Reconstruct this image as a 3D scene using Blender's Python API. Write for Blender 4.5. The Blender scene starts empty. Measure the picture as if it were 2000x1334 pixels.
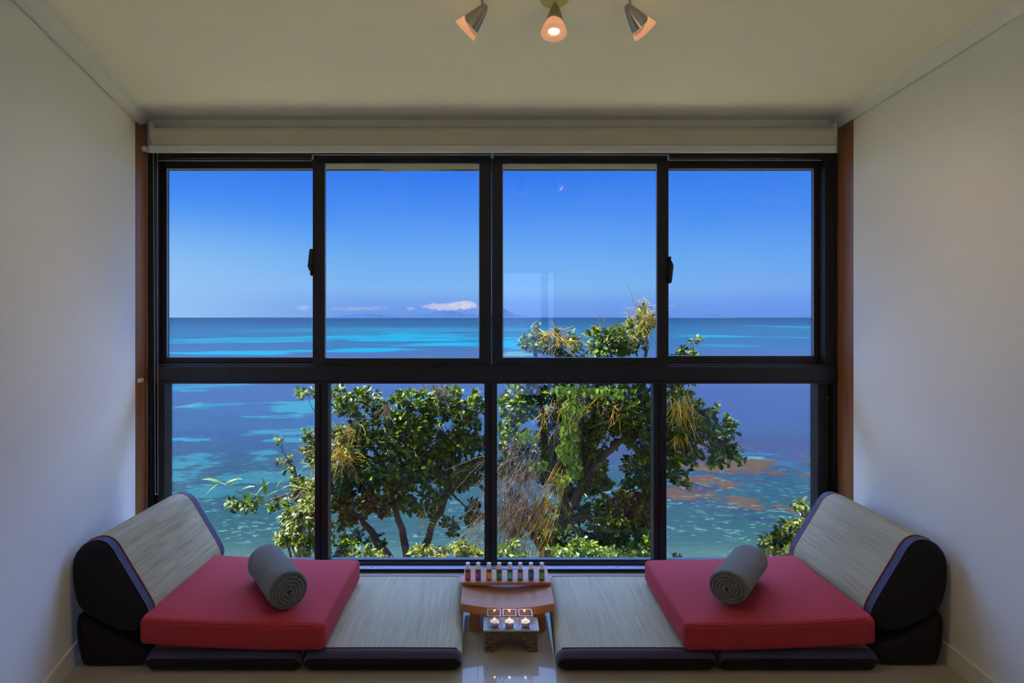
import bpy, bmesh, math, random
from mathutils import Vector, Matrix, noise as mnoise
R = math.radians
S = bpy.context.scene
COL = S.collection

# ------------------------------------------------------------------ view
F = 1111.0            # focal length in pixels of a 2000 px wide frame
CX, CY, CZ = 965.0, 620.0, 1.31
cam = bpy.data.cameras.new('camera'); camo = bpy.data.objects.new('camera', cam); COL.objects.link(camo)
camo.location = (0, 0, CZ); camo.rotation_euler = (R(90), 0, 0)
cam.sensor_width = 36.0; cam.lens = F / 2000 * 36.0
cam.shift_x = (1000 - CX) / 2000; cam.shift_y = (CY - 667) / 2000
cam.clip_start = 0.05; cam.clip_end = 200000
S.camera = camo
S.view_settings.view_transform = 'Standard'; S.view_settings.look = 'None'
S.view_settings.gamma = 1.0; S.view_settings.use_curve_mapping = False
S.view_settings.exposure = 0.0

cy = S.cycles
cy.max_bounces = 6; cy.diffuse_bounces = 4; cy.glossy_bounces = 3; cy.transmission_bounces = 4; cy.transparent_max_bounces = 10
cy.use_adaptive_sampling = True; cy.adaptive_threshold = 0.04; cy.use_light_tree = False

def lin(c):
    return tuple(((x/255)/12.92 if x/255 <= 0.04045 else ((x/255+0.055)/1.055)**2.4) for x in c)
def rgba(c): return lin(c) + (1.0,)

# ------------------------------------------------------------------ node helper
class NT:
    def __init__(s, tree): s.t = tree; s.n = tree.nodes; s.l = tree.links
    def add(s, typ, **kw):
        n = s.n.new(typ)
        for k, v in kw.items(): setattr(n, k, v)
        return n
    def put(s, sock, v):
        if v is None: return
        if hasattr(v, 'is_output') or hasattr(v, 'links'): s.l.new(v, sock)
        else:
            if sock.type == 'RGBA' and len(v) == 3: v = tuple(v) + (1.0,)
            sock.default_value = v
    def m(s, op, a, b=None, c=None, clamp=False):
        n = s.add('ShaderNodeMath', operation=op); n.use_clamp = clamp
        s.put(n.inputs[0], a); s.put(n.inputs[1], b); s.put(n.inputs[2], c); return n.outputs[0]
    def vm(s, op, a, b=None):
        n = s.add('ShaderNodeVectorMath', operation=op); s.put(n.inputs[0], a); s.put(n.inputs[1], b)
        return n.outputs['Value'] if op in ('LENGTH', 'DOT_PRODUCT', 'DISTANCE') else n.outputs[0]
    def mix(s, f, a, b, blend='MIX'):
        n = s.add('ShaderNodeMix', data_type='RGBA', blend_type=blend)
        s.put(n.inputs[0], f); s.put(n.inputs[6], a); s.put(n.inputs[7], b); return n.outputs[2]
    def step(s, x, lo, hi, a=0.0, b=1.0):
        n = s.add('ShaderNodeMapRange', interpolation_type='SMOOTHSTEP')
        s.put(n.inputs[0], x); n.inputs[1].default_value = lo; n.inputs[2].default_value = hi
        n.inputs[3].default_value = a; n.inputs[4].default_value = b; return n.outputs[0]
    def ramp(s, x, stops, interp='LINEAR'):
        n = s.add('ShaderNodeValToRGB'); n.color_ramp.interpolation = interp
        e = n.color_ramp.elements
        while len(e) < len(stops): e.new(0.5)
        for i, (p, c) in enumerate(stops): e[i].position = p; e[i].color = tuple(c) + (1.0,) if len(c) == 3 else c
        s.put(n.inputs[0], x); return n.outputs[0]
    def noise(s, vec, scale, detail=3, rough=0.5, dist=0.0):
        n = s.add('ShaderNodeTexNoise'); s.put(n.inputs['Vector'], vec)
        n.inputs['Scale'].default_value = scale; n.inputs['Detail'].default_value = detail
        n.inputs['Roughness'].default_value = rough; n.inputs['Distortion'].default_value = dist
        return n.outputs['Fac'], n.outputs['Color']
    def mapv(s, vec, loc=(0,0,0), sc=(1,1,1), rot=(0,0,0)):
        n = s.add('ShaderNodeMapping'); s.put(n.inputs[0], vec)
        n.inputs[1].default_value = loc; n.inputs[2].default_value = rot; n.inputs[3].default_value = sc; return n.outputs[0]
    def xyz(s, v):
        n = s.add('ShaderNodeSeparateXYZ'); s.put(n.inputs[0], v); return n.outputs
    def comb(s, x, y, z):
        n = s.add('ShaderNodeCombineXYZ'); s.put(n.inputs[0], x); s.put(n.inputs[1], y); s.put(n.inputs[2], z); return n.outputs[0]
    def bump(s, h, strength=0.3, dist=0.002):
        n = s.add('ShaderNodeBump'); n.inputs['Strength'].default_value = strength; n.inputs['Distance'].default_value = dist
        s.put(n.inputs['Height'], h); return n.outputs[0]

# ------------------------------------------------------------------ sky
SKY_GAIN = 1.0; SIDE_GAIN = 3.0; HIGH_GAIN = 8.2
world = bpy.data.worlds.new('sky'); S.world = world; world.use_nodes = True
w = NT(world.node_tree); w.n.clear()
d = w.add('ShaderNodeTexCoord').outputs['Generated']
dx, dy, dz = w.xyz(d)
skyc = w.ramp(w.m('MULTIPLY', dz, 1.0, clamp=True), [
    (0.0, lin((112, 158, 238))), (0.022, lin((118, 166, 244))), (0.05, lin((132, 188, 250))), (0.10, lin((112, 180, 252))),
    (0.165, lin((76, 152, 252))), (0.245, lin((46, 122, 247))), (0.45, lin((60, 120, 225))), (1.0, lin((70, 125, 215)))])
left = w.m('MULTIPLY', w.step(dx, -0.18, -0.60), w.step(dz, 0.20, 0.0))
skyc = w.mix(w.m('MULTIPLY', left, 1.0), skyc, lin((158, 205, 252)) )
right = w.step(dx, 0.1, 0.6)
skyc = w.mix(w.m('MULTIPLY', right, 0.30), skyc, lin((62, 122, 236)))
# a low bank of small clouds over the sea, left of straight ahead
ysafe = w.m('MAXIMUM', dy, 0.05)
tu = w.m('DIVIDE', dx, ysafe); tv = w.m('DIVIDE', dz, ysafe)
front = w.m('GREATER_THAN', dy, 0.1)
n1, _ = w.noise(w.comb(tu, w.m('MULTIPLY', tv, 2.2), 0.0), 70, 4, 0.6)
n2, _ = w.noise(w.comb(w.m('MULTIPLY', tu, 1.0), w.m('MULTIPLY', tv, 3.0), 3.0), 26, 3, 0.55)
for (cu, cv, a, b, st, c) in [(878, 599, 58, 8, 0.85, (212, 208, 240)), (905, 595, 30, 8, 0.8, (228, 222, 244)), (690, 603, 42, 4.5, 0.45, (180, 195, 240)),
                           (594, 601, 17, 5.5, 0.5, (190, 205, 245)), (742, 602, 26, 4, 0.35, (180, 195, 240)), (802, 603, 8, 4, 0.5, (195, 198, 240))]:
    ex = w.m('DIVIDE', w.m('SUBTRACT', tu, (cu-CX)/F), a/F)
    ey = w.m('DIVIDE', w.m('SUBTRACT', tv, (CY-cv)/F), b/F)
    r2 = w.m('ADD', w.m('MULTIPLY', ex, ex), w.m('MULTIPLY', ey, ey))
    r2 = w.m('ADD', r2, w.m('MULTIPLY', w.m('SUBTRACT', n1, 0.5), 3.2))
    k = w.m('MULTIPLY', w.m('MULTIPLY', w.step(r2, 1.05, 0.2), st), front)
    skyc = w.mix(k, skyc, lin(c))
# extra sky brightness out of view (sides, high ahead, behind), added to light the room
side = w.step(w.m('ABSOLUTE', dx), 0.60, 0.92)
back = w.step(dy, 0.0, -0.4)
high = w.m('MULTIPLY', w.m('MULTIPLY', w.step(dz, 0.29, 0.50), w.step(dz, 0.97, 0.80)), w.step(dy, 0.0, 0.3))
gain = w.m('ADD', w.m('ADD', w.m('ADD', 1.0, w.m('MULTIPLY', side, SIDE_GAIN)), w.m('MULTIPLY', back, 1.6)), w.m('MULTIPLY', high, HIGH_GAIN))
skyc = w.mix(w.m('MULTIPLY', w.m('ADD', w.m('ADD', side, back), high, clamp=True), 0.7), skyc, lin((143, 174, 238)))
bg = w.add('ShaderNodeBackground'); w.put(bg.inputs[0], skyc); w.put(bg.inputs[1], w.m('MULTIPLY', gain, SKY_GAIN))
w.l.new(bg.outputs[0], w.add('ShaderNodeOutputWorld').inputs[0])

# ------------------------------------------------------------------ sun (high, to the left of the house)
sun = bpy.data.lights.new('sun', 'SUN'); suno = bpy.data.objects.new('sun', sun); COL.objects.link(suno)
sun.energy = 22.0; sun.angle = R(0.6); sun.color = (1.0, 0.95, 0.86)
UP_W = 26.0
SUN_TO = Vector((-0.50, 0.10, 0.86)).normalized()      # direction towards the sun
suno.rotation_euler = SUN_TO.to_track_quat('Z', 'Y').to_euler()
suno.location = (-6, 2, 9)

# two warm upward fill spots added behind the camera; no lamps stand there
for x_ in (-0.95, 1.05):
    ul = bpy.data.lights.new('ceiling_fill', 'SPOT'); ul.energy = UP_W; ul.color = (1.0, .76, .30); ul.spot_size = R(150); ul.spot_blend = 0.35; ul.shadow_soft_size = 0.10
    uo = bpy.data.objects.new('ceiling_fill', ul); COL.objects.link(uo); uo.location = (x_, -0.5, 0.95); uo.rotation_euler = (R(180), 0, 0)

# ------------------------------------------------------------------ placing helpers
def W(u, v, Y):           # the point at depth Y that the photograph shows at (u, v)
    return Vector(((u-CX)*Y/F, Y, CZ-(v-CY)*Y/F))

def obj(name, verts, faces, mat, parent=None, smooth=False):
    me = bpy.data.meshes.new(name); me.from_pydata([tuple(v) for v in verts], [], faces); me.update()
    if smooth: me.shade_smooth()
    o = bpy.data.objects.new(name, me); COL.objects.link(o)
    if mat: me.materials.append(mat)
    if parent: o.parent = parent; 
    return o
def child_space(o, parent):    # keep world coordinates of a mesh given in world space under a parent Empty
    o.parent = parent; o.matrix_parent_inverse = parent.matrix_basis.inverted()
    return o
def empty(name, loc=(0,0,0), rz=0.0):
    o = bpy.data.objects.new(name, None); COL.objects.link(o); o.empty_display_size = 0.05
    o.location = loc; o.rotation_euler = (0, 0, rz); return o
def tag(o, label=None, cat=None, group=None, kind=None):
    if label: o['label'] = label
    if cat: o['category'] = cat
    if group: o['group'] = group
    if kind: o['kind'] = kind
    return o
def copy_tree(o, parent=None):
    c = o.copy(); COL.objects.link(c)
    if parent: c.parent = parent
    for ch in [x for x in bpy.data.objects if x.parent == o]: copy_tree(ch, c)
    return c

class MB:
    """collects shapes into one mesh"""
    def __init__(s): s.v = []; s.f = []
    def raw(s, vs, fs):
        o = len(s.v); s.v += [Vector(v) for v in vs]; s.f += [tuple(i+o for i in f) for f in fs]; return s
    def box(s, a, b):
        x0, y0, z0 = a; x1, y1, z1 = b
        return s.raw([(x0,y0,z0),(x1,y0,z0),(x1,y1,z0),(x0,y1,z0),(x0,y0,z1),(x1,y0,z1),(x1,y1,z1),(x0,y1,z1)],
                     [(0,3,2,1),(4,5,6,7),(0,1,5,4),(1,2,6,5),(2,3,7,6),(3,0,4,7)])
    def pbox(s, u0, v0, u1, v1, Y, dy):      # box whose front face at depth Y spans the pixels
        a = W(u0, v1, Y); b = W(u1, v0, Y)
        return s.box((a.x, Y, a.z), (b.x, Y+dy, b.z))
    def prism(s, prof, y0, y1):              # profile in (x, z), clockwise or not, extruded along y
        n = len(prof); vs = [(x, y0, z) for x, z in prof] + [(x, y1, z) for x, z in prof]
        fs = [(i, (i+1) % n, n+(i+1) % n, n+i) for i in range(n)] + [tuple(range(n))[::-1], tuple(range(n, 2*n))]
        return s.raw(vs, fs)
    def tube(s, pts, rads, seg=8, cap=True):
        pts = [Vector(p) for p in pts]; n = len(pts)
        if not hasattr(rads, '__len__'): rads = [rads]*n
        up = None; rings = []
        for i, p in enumerate(pts):
            t = (pts[min(i+1, n-1)] - pts[max(i-1, 0)])
            t = t.normalized() if t.length > 1e-9 else Vector((0,0,1))
            if up is None: up = t.orthogonal().normalized()
            up = (up - t*up.dot(t)); up = up.normalized() if up.length > 1e-6 else t.orthogonal().normalized()
            sd = t.cross(up)
            rings.append([p + (up*math.cos(2*math.pi*k/seg) + sd*math.sin(2*math.pi*k/seg))*rads[i] for k in range(seg)])
        vs = [q for r in rings for q in r]; fs = []
        for i in range(n-1):
            for k in range(seg):
                a = i*seg+k; b = i*seg+(k+1) % seg; fs.append((a, b, b+seg, a+seg))
        if cap: fs += [tuple(range(seg))[::-1], tuple(range((n-1)*seg, n*seg))]
        return s.raw(vs, fs)
    def lathe(s, prof, seg=24, M=None):      # prof of (r, z)
        vs = []; fs = []; n = len(prof)
        for r, z in prof:
            for k in range(seg):
                a = 2*math.pi*k/seg; vs.append(Vector((r*math.cos(a), r*math.sin(a), z)))
        for i in range(n-1):
            for k in range(seg):
                a = i*seg+k; b = i*seg+(k+1) % seg; fs.append((a, b, b+seg, a+seg))
        if prof[0][0] > 1e-6: fs.append(tuple(range(seg))[::-1])
        if prof[-1][0] > 1e-6: fs.append(tuple(range((n-1)*seg, n*seg)))
        if M: vs = [M @ q for q in vs]
        return s.raw(vs, fs)
    def rbox(s, a, b, r, n=8, fn=None):      # softly rounded box; fn moves each vertex
        a = Vector(a); b = Vector(b); c = (a+b)/2; h = (b-a)/2
        if not hasattr(n, '__len__'): n = (n, n, n)
        def ax(hh, m):
            rr = min(r, hh*0.999); L = [-hh + rr*(1-math.cos(math.pi/2*t/4)) if False else -hh + rr*t/4 for t in range(4)]
            mid = [-hh+rr + (2*hh-2*rr)*t/m for t in range(m+1)]
            return L + mid + [-q for q in L[::-1]]
        A = [ax(h[i], n[i]) for i in range(3)]
        idx = {}; vs = []; fs = []
        def vert(p):
            key = tuple(round(q, 6) for q in p)
            if key in idx: return idx[key]
            q = Vector(p); rr = min(r, min(h)*0.999)
            inner = Vector([max(-h[i]+rr, min(h[i]-rr, q[i])) for i in range(3)])
            dd = q - inner
            if dd.length > 1e-9: q = inner + dd.normalized()*rr
            q = q + c
            if fn: q = Vector(fn(q))
            idx[key] = len(vs); vs.append(q); return idx[key]
        for axis in range(3):
            i1, i2 = (axis+1) % 3, (axis+2) % 3
            for sg in (-1, 1):
                for i in range(len(A[i1])-1):
                    for j in range(len(A[i2])-1):
                        quad = []
                        for (p, q) in ((i, j), (i+1, j), (i+1, j+1), (i, j+1)):
                            t = [0, 0, 0]; t[axis] = sg*h[axis]; t[i1] = A[i1][p]; t[i2] = A[i2][q]; quad.append(vert(t))
                        if sg < 0: quad = quad[::-1]
                        if len(set(quad)) >= 3: fs.append(tuple(dict.fromkeys(quad)))
        return s.raw(vs, fs)
    def build(s, name, mat, parent=None, smooth=False):
        o = obj(name, s.v, s.f, mat, None, smooth)
        if parent: child_space(o, parent)
        return o
def bevel(o, wd=0.003, seg=2):
    m = o.modifiers.new('bevel', 'BEVEL'); m.width = wd; m.segments = seg; m.limit_method = 'ANGLE'; m.angle_limit = R(35); return o

# ------------------------------------------------------------------ materials
def mat(name, color, rough=0.5, metal=0.0, spec=0.5, **kw):
    m = bpy.data.materials.new(name); m.use_nodes = True; t = NT(m.node_tree)
    b = m.node_tree.nodes['Principled BSDF']; b.inputs['Base Color'].default_value = tuple(color)+(1,)
    b.inputs['Roughness'].default_value = rough; b.inputs['Metallic'].default_value = metal; b.inputs['Specular IOR Level'].default_value = spec
    for k, v in kw.items(): b.inputs[k.replace('_', ' ')].default_value = v
    return m, t, b
def noisy(name, c1, c2, scale, rough=0.5, bumpd=0.0, bstr=0.3, spec=0.5, sc=(1,1,1), metal=0.0, detail=4, sheen=0.0):
    m, t, b = mat(name, c1, rough, metal, spec)
    co = t.mapv(t.add('ShaderNodeTexCoord').outputs['Object'], sc=sc)
    f, _ = t.noise(co, scale, detail, 0.55)
    t.put(b.inputs['Base Color'], t.mix(f, c1, c2))
    if bumpd: t.put(b.inputs['Normal'], t.bump(f, bstr, bumpd))
    if sheen: b.inputs['Sheen Weight'].default_value = sheen
    return m

M = {}
M['wall'] = noisy('painted_wall', (.82,.80,.72), (.85,.83,.75), 3, 0.75, 0.002, 0.1, 0.2)
M['ceiling'] = noisy('painted_ceiling', (.82,.80,.62), (.85,.83,.65), 2, 0.8, 0.001, 0.1, 0.2)
M['cornice'] = noisy('painted_cornice', (.76,.75,.67), (.79,.78,.70), 3, 0.6, 0, 0, 0.3)
M['soffit'] = noisy('outside_soffit', (.13,.125,.09), (.15,.145,.105), 2, 0.8)
M['frame'] = noisy('bronze_window_frame', (.008,.0065,.008), (.015,.011,.012), 30, 0.42, 0, 0, 0.5, sc=(1,1,.1))
M['frame_reflect'] = noisy('bronze_track_reflect', (.060,.050,.030), (.075,.065,.040), 20, 0.4, 0, 0, 0.5, sc=(1,1,.1))  # channel bronze with the wood's reflection put into its colour
M['alu'] = mat('sill_metal', (.36,.42,.62), 0.45, 0.0)[0]  # bluish sky reflection put into the metal's base colour
M['chrome'] = mat('screw_metal', (.6,.6,.62), 0.3, 1.0)[0]
M['black'] = mat('black_plastic', (.012,.012,.014), 0.45)[0]
M['blind'] = noisy('blind_fabric', (.60,.54,.42), (.64,.58,.45), 120, 0.85, 0.0005, 0.2, 0.1)
M['blindbar'] = mat('blind_hem_bar', (.66,.67,.62), 0.4)[0]
M['plastic'] = mat('cream_plastic', (.66,.66,.58), 0.45)[0]
M['bead'] = mat('bead_chain_plastic', (.60,.60,.56), 0.35)[0]

def wood(name, c1, c2, sc, rough=0.35, axis='z', coat=0.2):
    m, t, b = mat(name, c1, rough)
    co = t.add('ShaderNodeTexCoord').outputs['Object']
    s3 = {'x': (0.07, 1, 1), 'y': (1, 0.07, 1), 'z': (1, 1, 0.07)}[axis]
    f, _ = t.noise(t.mapv(co, sc=s3), sc, 5, 0.6, 0.8)
    g, _ = t.noise(t.mapv(co, sc=tuple(q*q for q in s3)), sc*5, 3, 0.6)
    f = t.m('ADD', t.m('MULTIPLY', f, 0.75), t.m('MULTIPLY', g, 0.25))
    t.put(b.inputs['Base Color'], t.ramp(f, [(0.3, c1), (0.7, c2)]))
    t.put(b.inputs['Normal'], t.bump(g, 0.15, 0.0006))
    b.inputs['Coat Weight'].default_value = coat; b.inputs['Coat Roughness'].default_value = 0.25
    return m
M['jamb'] = wood('varnished_jamb_wood', (.20,.065,.020), (.38,.17,.065), 14, 0.3, 'z', 0.3)
M['table'] = wood('table_wood', (.42,.16,.055), (.56,.245,.095), 22, 0.5, 'x', 0.06)

# glossy cream floor tiles
m, t, b = mat('floor_tile', (.5,.45,.36), 0.10, 0, 0.19)
co = t.add('ShaderNodeTexCoord').outputs['Object']
X, Y_, Z = t.xyz(co)
def groove(x, off, size, wd):
    k = t.m('ABSOLUTE', t.m('SUBTRACT', t.m('FRACT', t.m('DIVIDE', t.m('ADD', x, off), size)), 0.5))
    return t.step(k, wd/size, wd/size*0.4)
gr = t.m('MAXIMUM', groove(X, 10.56, 0.6, 0.0016), groove(Y_, 10.32, 0.6, 0.0016))
f, _ = t.noise(co, 3.5, 4, 0.6)
t.put(b.inputs['Base Color'], t.mix(gr, t.mix(f, (.40,.36,.28), (.45,.41,.325)), (.30,.27,.22)))
t.put(b.inputs['Roughness'], t.m('ADD', 0.07, t.m('MULTIPLY', gr, 0.4)))
M['floor'] = m

# woven rush cover, strands running along y
def rush(name, c1, c2):
    m, t, b = mat(name, c1, 0.6, 0, 0.22)
    co = t.add('ShaderNodeTexCoord').outputs['Object']
    x, y, z = t.xyz(co)
    s_ = t.m('ADD', x, t.m('MULTIPLY', z, 0.8))
    wv = t.comb(s_, y, 0.0)
    streak, _ = t.noise(t.mapv(wv, sc=(1, 0.022, 1)), 150, 3, 0.6)
    fine, _ = t.noise(t.mapv(wv, sc=(1, 0.012, 1)), 420, 2, 0.5)
    broad, _ = t.noise(t.mapv(wv, sc=(1, 0.15, 1)), 22, 3, 0.5)
    thread = t.m('SINE', t.m('MULTIPLY', s_, 2*math.pi/0.0115))       # warp threads that tie the rush
    pick = t.m('SINE', t.m('MULTIPLY', y, 2*math.pi/0.0052))
    weave = t.m('MULTIPLY', t.m('MULTIPLY', t.step(thread, 0.5, 1.0), pick), 0.5)
    f = t.m('ADD', t.m('ADD', t.m('MULTIPLY', streak, 0.42), t.m('MULTIPLY', fine, 0.46)), t.m('MULTIPLY', broad, 0.12))
    f = t.m('ADD', f, t.m('MULTIPLY', weave, 0.10))
    t.put(b.inputs['Base Color'], t.ramp(f, [(0.32, c1), (0.66, c2)]))
    t.put(b.inputs['Normal'], t.bump(t.m('ADD', f, t.m('MULTIPLY', weave, 0.5)), 0.35, 0.0015))
    return m
M['rush'] = rush('woven_rush', (.30,.26,.145), (.54,.48,.275))
def fabric(name, c1, c2, rough=0.75, sc=900, bd=0.0008, sheen=0.2):
    m, t, b = mat(name, c1, rough, 0, 0.3)
    co = t.add('ShaderNodeTexCoord').outputs['Object']
    f, _ = t.noise(co, sc, 2, 0.5); g, _ = t.noise(co, 9, 4, 0.6)
    t.put(b.inputs['Base Color'], t.mix(t.m('ADD', t.m('MULTIPLY', f, 0.5), t.m('MULTIPLY', g, 0.5)), c1, c2))
    t.put(b.inputs['Normal'], t.bump(t.m('ADD', f, t.m('MULTIPLY', g, 3.0)), 0.35, bd))
    b.inputs['Sheen Weight'].default_value = sheen; b.inputs['Sheen Roughness'].default_value = 0.4
    return m
M['dark'] = fabric('dark_brown_fabric', (.009,.0065,.0065), (.016,.0115,.0115), 0.85, 900, 0.0008, 0.05)
M['border'] = fabric('plum_border_fabric', (.056,.048,.088), (.078,.066,.115), 0.6, 500)
M['red'] = fabric('red_cushion_fabric', (.44,.030,.036), (.50,.040,.044), 0.8, 700, 0.0006, 0.04)
M['piping'] = fabric('red_piping', (.30,.05,.05), (.36,.06,.06), 0.6)
M['gap'] = fabric('tan_underside_fabric', (.10,.075,.04), (.13,.10,.05), 0.8)
# terry towel
def terry(name, c1, c2):
    m, t, b = mat(name, c1, 0.9, 0, 0.2)
    co = t.add('ShaderNodeTexCoord').outputs['Object']
    f, _ = t.noise(t.mapv(co, sc=(1, 1, 1)), 260, 3, 0.6)
    g, _ = t.noise(t.mapv(co, sc=(1, 0.5, 1)), 38, 4, 0.7)
    mixf = t.m('ADD', t.m('MULTIPLY', f, 0.55), t.m('MULTIPLY', g, 0.45))
    t.put(b.inputs['Base Color'], t.ramp(mixf, [(0.3, c1), (0.7, c2)]))
    t.put(b.inputs['Normal'], t.bump(mixf, 1.0, 0.010))
    b.inputs['Sheen Weight'].default_value = 0.5; b.inputs['Sheen Roughness'].default_value = 0.5
    return m
M['towel'] = terry('terry_cloth_brown', (.110,.105,.082), (.230,.220,.175))
M['towel2'] = terry('terry_cloth_green', (.080,.100,.085), (.180,.210,.180))

def glassmat(name, tint=(1,1,1), ior=1.5, rough=0.0, gain=1.0):
    m = bpy.data.materials.new(name); m.use_nodes = True; t = NT(m.node_tree); t.n.clear()
    ge = t.add('ShaderNodeNewGeometry'); f0 = ((ior-1)/(ior+1))**2
    c_ = t.m('SUBTRACT', 1.0, t.m('ABSOLUTE', t.vm('DOT_PRODUCT', ge.outputs['Incoming'], ge.outputs['Normal'])), clamp=True)
    fres = t.m('MULTIPLY_ADD', t.m('POWER', c_, 5.0), 1-f0, f0)
    tr = t.add('ShaderNodeBsdfTransparent'); t.put(tr.inputs[0], tint)
    gl = t.add('ShaderNodeBsdfGlossy'); gl.inputs['Roughness'].default_value = rough
    mx = t.add('ShaderNodeMixShader'); t.put(mx.inputs[0], t.m('MULTIPLY', fres, gain, clamp=True)); t.l.new(tr.outputs[0], mx.inputs[1]); t.l.new(gl.outputs[0], mx.inputs[2])
    t.l.new(mx.outputs[0], t.add('ShaderNodeOutputMaterial').inputs[0]); return m
M['glass'] = glassmat('window_glass', (.985,.99,.99))
M['cupglass'] = glassmat('clear_cup_glass', (.97,.98,.99), 1.5, 0.02, 1.2)
M['plateglass'] = mat('pale_tray_glaze', (.42,.43,.45), 0.42)[0]

# ================================================================== SETTING
WY = 2.92                              # inner face of the window wall
CEIL = 2.325
def xl(y): return -1.779 + 0.28*(2.82-y)
def xr(y): return 1.763 - 0.07*(2.79-y)
NY = 1.15                              # the window bay opens into the room here
def struct(o, label=None): o['kind'] = 'structure'; 
def wall_strip(name, pts, z0, z1, th, m, side):
    """vertical wall following plan points; th is its thickness away from the room"""
    b = MB(); n = len(pts)
    outs = []
    for i, p in enumerate(pts):
        a = Vector(pts[max(i-1, 0)]); c = Vector(pts[min(i+1, n-1)]); t = (c-a).normalized(); nn = Vector((-t.y, t.x))*side
        outs.append(Vector(p)+nn*th)
    for i in range(n-1):
        q = [pts[i], pts[i+1], outs[i+1], outs[i]]
        vs = [(x, y, z0) for x, y in q] + [(x, y, z1) for x, y in q]
        b.raw(vs, [(0,3,2,1),(4,5,6,7),(0,1,5,4),(1,2,6,5),(2,3,7,6),(3,0,4,7)])
    o = b.build(name, m); struct(o); return o
RB = -3.0                              # back wall
wall_strip('wall_left', [(xl(2.82), 2.82), (xl(NY), NY)], 0, CEIL, 0.12, M['wall'], -1)
wall_strip('wall_right', [(xr(2.79), 2.79), (xr(NY), NY)], 0, CEIL, 0.12, M['wall'], 1)
wall_strip('wall_left_return', [(xl(NY)-0.0, NY-0.001), (-2.9, NY-0.001)], 0, CEIL, 0.12, M['wall'], -1)
wall_strip('wall_right_return', [(xr(NY)+0.0, NY-0.001), (2.9, NY-0.001)], 0, CEIL, 0.12, M['wall'], 1)
wall_strip('wall_left_room', [(-2.9, NY-0.001), (-2.9, RB)], 0, CEIL, 0.12, M['wall'], -1)
wall_strip('wall_right_room', [(2.9, NY-0.001), (2.9, RB)], 0, CEIL, 0.12, M['wall'], 1)
# back wall with a glazed door opening that the window panes mirror
D0, D1, DT = 0.13, 0.97, 2.04
b = MB(); b.box((-2.9, RB-0.12, 0), (D0, RB, CEIL)); b.box((D1, RB-0.12, 0), (2.9, RB, CEIL)); b.box((D0, RB-0.12, DT), (D1, RB, CEIL))
struct(b.build('wall_back', M['wall']))
b = MB(); b.box((-3.02, RB-0.12, -0.12), (3.02, WY+0.09, 0)); struct(b.build('floor', M['floor']))
b = MB(); b.box((-3.02, RB-0.12, CEIL), (3.02, WY+0.12, CEIL+0.15)); struct(b.build('ceiling', M['ceiling']))
d1 = empty('door_1', (0.55, RB-0.05, 0)); d1['kind'] = 'structure'
fb = MB()
for a in ((D0, 0.0, D0+0.03, DT), (D1-0.03, 0.0, D1, DT), (0.74, 0.0, 0.85, DT)): fb.box((a[0], RB-0.08, a[1]), (a[2], RB-0.03, a[3]))
fb.box((D0, RB-0.08, DT-0.03), (D1, RB-0.03, DT)); fb.box((D0, RB-0.08, 0), (D1, RB-0.03, 0.08))
fb.build('door_frame', M['frame'], d1)
gb = MB(); gb.box((D0+0.03, RB-0.057, 0.08), (0.74, RB-0.053, DT-0.03)); gb.box((0.85, RB-0.057, 0.08), (D1-0.03, RB-0.053, DT-0.03)); gb.build('glass_pane', M['glass'], d1)

# cornice along both side walls: a shallow cove
def cornice(name, f, y0, sgn):
    b = MB(); prof = [(0, 0.0), (0.004, -0.044), (0.012, -0.046), (0.020, -0.030), (0.036, -0.014), (0.052, -0.006), (0.056, 0.0)]
    ys = (y0, NY); k = len(prof)
    vs = [(f(y)+sgn*px, y, CEIL+pz) for y in ys for px, pz in prof]
    fs = [(i, (i+1) % k, k+(i+1) % k, k+i) for i in range(k)] + [tuple(range(k)), tuple(range(k, 2*k))[::-1]]
    b.raw(vs, fs); struct(b.build(name, M['cornice']))
cornice('trim_1', lambda y: xl(y), 2.905, 1); cornice('trim_2', lambda y: xr(y), 2.905, -1)
# baseboards
def board(name, f, y0, sgn):
    b = MB(); t = 0.010
    q = [(f(y0), y0), (f(NY), NY), (f(NY)+sgn*t, NY), (f(y0)+sgn*t, y0)]
    b.raw([(x, y, 0) for x, y in q]+[(x, y, 0.075) for x, y in q], [(0,3,2,1),(4,5,6,7),(0,1,5,4),(1,2,6,5),(2,3,7,6),(3,0,4,7)])
    struct(b.build(name, M['cornice']))
board('baseboard_left', xl, 2.82, 1); board('baseboard_right', xr, 2.79, -1)
# varnished wooden jambs beside the window
b = MB(); b.box((-1.90, 2.8205, 0), (xl(2.82), WY+0.05, CEIL)); bevel(b.build('trim_3', M['jamb']), 0.002); struct(bpy.data.objects['trim_3'])
b = MB(); b.box((xr(2.79), 2.7905, 0), (1.89, WY+0.05, CEIL)); bevel(b.build('trim_4', M['jamb']), 0.002); struct(bpy.data.objects['trim_4'])
# lintel above the window
ztop = W(0, 299, WY).z
b = MB(); b.box((-1.779, WY, ztop), (1.763, WY+0.12, CEIL)); struct(b.build('wall_window', M['wall']))
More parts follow.
